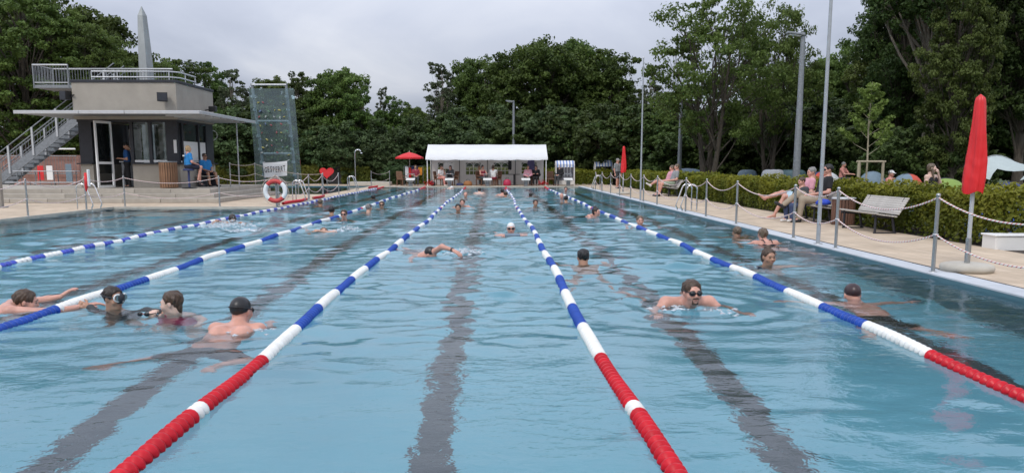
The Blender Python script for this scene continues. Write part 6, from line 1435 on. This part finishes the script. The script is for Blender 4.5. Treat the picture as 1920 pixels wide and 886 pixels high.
# back stroker at the left: one pale forearm and foam
p = at(607, 434); J = breast(-.02, 0, -.6, -.04, .3, .3); J['elL'] = A_((.12, -.2, -.02)); J['wrL'] = A_((-.10, -.22, .035)); J['hnL'] = ((-1, 0, .1), (0, 0, -1), 'relaxed'); J['shL'] = A_((.22, -.1, -.03)); person('swimmer with only a pale forearm above the water in the left lane', (p.x, p.y, 0), J, R(15), 1.0, 'light', ('short', 'sand'), []); stir(p, 1.2)
splash(655, 431, .3, .14, 110, 'small splash thrown up in the left lane'); splash(628, 433, .4, .03, 60, 'foam beside the pale forearm')
# ---- heads farther away: (x, waterline, height of head centre, heading, skin, hair, wear, extras, label, pose)
for px, py, hz, hd, skn, hr_, wr_, ex_, lab, pose in [
    (601, 385, .10, 175, 'tan', ('short', 'sand'), (), (), 'sandy haired head close to the left pool edge rope', 't'),
    (622, 402, .11, 185, 'tan', ('short', 'black'), (), (), 'black haired head from behind left of the sunglasses swimmer', 't'),
    (645, 412, .14, 0, 'rosy', ('short', 'brown'), (), ('goggles',), 'swimmer in dark goggles at the second lane rope looking this way', 't'),
    (692, 397, .12, 150, 'light', ('hat', 'black'), (), (), 'swimmer in a black cap by the second lane rope', 't'),
    (716, 391, .12, 5, 'tan', ('short', 'brown'), (), ('goggles',), 'swimmer in goggles just right of the black cap', 't'),
    (700, 372, .03, 180, 'tan', ('short', 'black'), (), (), 'low dark head far in the left lane', 't'),
    (867, 389, .16, 0, 'rosy', ('short', 'brown'), (), (), 'bare shouldered man facing the camera by the middle left rope', 'b'),
    (859, 399, .14, 0, 'tan', ('short', 'dark'), (), (), 'dark haired swimmer in front of the bare shouldered man', 't'),
    (873, 371, .13, 0, 'rosy', ('bald', 'dark'), (), (), 'bald pinkish head by the middle left rope', 't'),
    (899, 362.5, .15, 180, 'pale', ('short', 'black'), (), (), 'pale shouldered swimmer seen from behind below the tent table', 'b'),
    (942, 366, .17, 180, 'rosy', ('short', 'black'), (), (), 'dark haired swimmer with bare shoulders by the middle right rope far off', 'b'),
    (948, 368.5, .11, 180, 'tan', ('short', 'brown'), (), (), 'brown head touching the middle right rope far off', 't'),
    (995, 367.5, .03, 180, 'tan', ('short', 'dark'), (), (), 'low dark head far off between the two right ropes', 't'),
    (1004, 388, .13, 8, 'tan', ('short', 'dark'), (), (), 'dark haired man facing the camera right of the middle right rope', 't'),
    (1061, 359.5, .14, 0, 'rosy', ('short', 'dark'), (), (), 'swimmer at the far end below the striped chair', 't'),
    (1053, 373, .12, 0, 'rosy', ('bald', 'dark'), (), (), 'bald reddish head at the right lane rope', 't'),
    (1061, 379, .13, 175, 'tan', ('short', 'black'), (), (), 'black haired head right of the bald reddish one', 't'),
    (1115, 406, .13, 60, 'rosy', ('bun', 'dark'), [('swimsuit', 'black')], (), 'dark haired woman with bare shoulders under the right lane rope', 'b'),
    (1200, 422, .10, 0, 'rosy', ('short', 'sand'), (), (), 'small face looking this way beyond the right lane rope', 't'),
    (846, 353.5, .03, 90, 'pale', ('cap', 'white'), (), (), 'swimmer in a white cap low in the water before the tent', 'b')]:
    p = at(px, py); stir(p, .8); person(lab, (p.x, p.y, 0), tread(hz) if pose == 't' else breast(hz, 0, 0, .045), R(hd), 1.0, skn, hr_, wr_, False, ex_, vox=.023)
splash(760 + 205, 383, .3, .03, 30, 'few drops before the dark haired man')

# ---- people on the terrace
def at_ground(px, Y, z): return Vector((xat(px, Y), Y, z))
person('staff member in blue shirt bending over the counter in the kiosk doorway', at_ground(239, KF + .35, KZ), stand(0, .55, 'work'), R(-75), 1.02, 'tan', ('short', 'black'), [('shirt', 'staff_dark_blue'), ('trousers', 'black'), ('shoe', 'shoe')], vox=.015)
J = sit(.74, -.05, .2, 0, 'lap', feet=-.12, open_=.09, ground=.08); J['anL'] = A_((.14, -.45, .17)); J['toeL'] = J['anL'] + A_((.03, -.15, -.06)); J['anR'] = A_((-.10, -.30, .30)); J['toeR'] = J['anR'] + A_((0, -.14, -.08))
wo_ = person('blond woman in a bright blue shirt sitting on the bar stool', at_ground(353, 30.3, .52), J, R(128), .98, 'rosy', ('bob', 'blond'), [('shirt', 'staff_blue'), ('shorts', 'navy'), ('shoe', 'shoe')], vox=.014)
MB().box((0, .158, 1.24), (.2, .012, .05)).build('back_print', M['paper'], wo_)
J = sit(.45, .12, .1, 0, 'lap', open_=.16, feet=.1); J['w'] = 1.1
person('man in sunglasses and light blue shirt sitting under the kiosk window', Vector((-11.82, 33.35, .52)), J, R(48), 1.02, 'tan', ('short', 'brown'), [('shirt', 'staff_blue'), ('shorts', 'navy'), ('shoe', 'shoe')], extras=('sunglasses',), vox=.015)
# ---- people at the far end
fe = DECK
for px, Y, hd, J, skn, hr_, wr_, lab in [
    (779, 52.2, 10, sit(.45, .1), 'tan', ('short', 'sand'), [('shirt', 'wine'), ('trousers', 'charcoal')], 'person in dark red sitting under the red open parasol'),
    (826, 52.2, 45, sit(.43, -.1, 0, .2, 'face'), 'rosy', ('short', 'sand'), [('shirt', 'white'), ('trousers', 'salmon'), ('shoe', 'shoew')], 'person in a white top and pinkish trousers left in the tent'),
    (844, 52.3, -20, sit(.43, .05, 0, .2, 'fold'), 'rosy', ('long', 'dark'), [('jacket', 'charcoal'), ('trousers', 'black'), ('shoe', 'shoew')], 'dark haired woman in a patterned dark jacket left in the tent'),
    (905, 52.2, 20, sit(.43, .0, .4, .1, 'fwd'), 'rosy', ('bun', 'dark'), [('vest_top', 'wine'), ('trousers', 'charcoal')], 'bare armed woman with a hair knot at the tent table'),
    (899, 52.9, 15, sit(.43, .1, .2), 'tan', ('short', 'sand'), [('shirt', 'khaki'), ('trousers', 'charcoal')], 'person half hidden behind the woman with the hair knot'),
    (925, 52.2, 165, sit(.43, .1, -.3, .1, 'fwd'), 'tan', ('bun', 'brown'), [('shirt', 'white'), ('shorts', 'wine')], 'person in a white top turned away beside the tent table'),
    (990, 52.3, 0, sit(.43, .05, 0, .25), 'rosy', ('short', 'sand'), [('long_sleeved_shirt', 'pink'), ('trousers', 'black'), ('shoe', 'shoe')], 'man in a pale pink shirt seated right in the tent'),
    (1005, 52.4, -10, sit(.43, .0, -.1, .2, 'fold'), 'rosy', ('long', 'black'), [('jacket', 'black'), ('trousers', 'black'), ('shoe', 'shoe')], 'woman in black with long dark hair right in the tent'),
    (1049, 52.25, -25, sit(.52, .1, -.3), 'rosy', ('short', 'grey'), [('jacket', 'black'), ('trousers', 'charcoal'), ('shoe', 'shoe')], 'person in black sitting in the striped beach chair')]:
    person(lab, at_ground(px, Y, fe), J, R(hd), 1.0, skn, hr_, wr_, vox=.02)
# ---- right side
J = stand(.2, .1); person('man in a grey shirt and cap standing by the far closed parasol', at_ground(1158, 46, DECK), J, R(35), 1.0, 'rosy', ('hat', 'grey'), [('shirt', 'grey'), ('shorts', 'charcoal'), ('shoe', 'shoe')], vox=.017)
J = sit(.43, .35, 0, .1, 'lap', cross=False, feet=.12); person('grey shirted man with greenish shorts on the far bench', Vector((7.72, 34.3, DECK)), J, R(-85), 1.08, 'rosy', ('short', 'sand'), [('shirt', 'grey'), ('shorts', 'sage'), ('shoe', 'shoe')], vox=.017)
J = sit(.43, .35, -.2, .1, 'lap', cross=True); person('second person on the far bench with crossed pale legs', Vector((7.72, 35.2, DECK)), J, R(-85), 1.04, 'rosy', ('short', 'sand'), [('shirt', 'pink'), ('shorts', 'khaki'), ('shoe', 'shoew')], vox=.017)
J = sit(.43, .32, .15, .12, 'lap', cross=True, feet=.18); J['knL'] = A_((.08, -.50, .56)); J['anL'] = A_((.10, -.74, .10)); J['toeL'] = J['anL'] + A_((0, -.16, -.05)); J['knR'] = A_((-.02, -.52, .66)); J['anR'] = A_((.03, -.98, .52)); J['toeR'] = J['anR'] + A_((.0, -.14, .10))
person('woman in a pink top with long bare crossed legs on the bench', Vector((7.68, 19.55, DECK)), J, R(-93), 1.0, 'rosy', ('short', 'grey'), [('shirt', 'pink'), ('shorts', 'lightblue')], vox=.012)
J = sit(.43, .28, .1, .02, 'lap', feet=.06, open_=.1); J['knR'] = A_((.0, -.50, .64)); J['anR'] = A_((.02, -.84, .38)); J['toeR'] = J['anR'] + A_((.0, -.15, .05)); J['w'] = 1.08
person('dark haired man in sunglasses, black shirt and khaki trousers on the bench', Vector((7.70, 18.6, DECK)), J, R(-90), 1.05, 'rosy', ('short', 'black'), [('shirt', 'black'), ('trousers', 'khaki'), ('shoe', 'shoe')], extras=('sunglasses',), vox=.012)
J = sit(.40, .08, -.3, .2, 'lap', feet=-.02, open_=.10, ground=.02); person('child in a dark grey jacket and jeans between the couple on the bench', Vector((7.28, 18.75, DECK)), J, R(-62), .82, 'rosy', ('short', 'brown'), [('jacket', 'charcoal'), ('trousers', 'denim'), ('shoe', 'shoew')], vox=.014)
bb = empty('blue_bag', (7.55, 18.05, DECK + .42), 0, 'bright blue jacket lying on the bench beside the child', 'jacket'); MB().lathe([(0, 0), (.15, .02), (.16, .07), (.10, .13), (0, .15)], n=14, sx=1.1, sy=.9).build('bundle', mat('bright_blue_cloth', (.02, .06, .45), .7, var=.3, bump=.6, bscale=14))
bpy.data.objects['bundle'].parent = bb
J = sit(.50, .02, R(35), 0, 'face', feet=.0); person('girl with long fair hair and black top eating behind the hedge', at_ground(1748, 20, .08), J, R(28), .98, 'pale', ('braid', 'sand'), [('vest_top', 'black'), ('shorts', 'denim')], vox=.013)
J = sit(.55, -.1, .2, .2, 'fwd'); person('person in a salmon shirt far behind the hedge by the tents', at_ground(1580, 38, .1), J, R(40), 1.0, 'rosy', ('short', 'grey'), [('shirt', 'salmon'), ('shorts', 'charcoal')], vox=.018)
J = sit(.45, 0, 0, .2, 'lap'); person('person with light hair half hidden between the teal and red tents', at_ground(1672, 26, 0), J, R(30), .92, 'rosy', ('hat', 'white'), [('shirt', 'salmon'), ('shorts', 'charcoal')], vox=.018)
build_water()
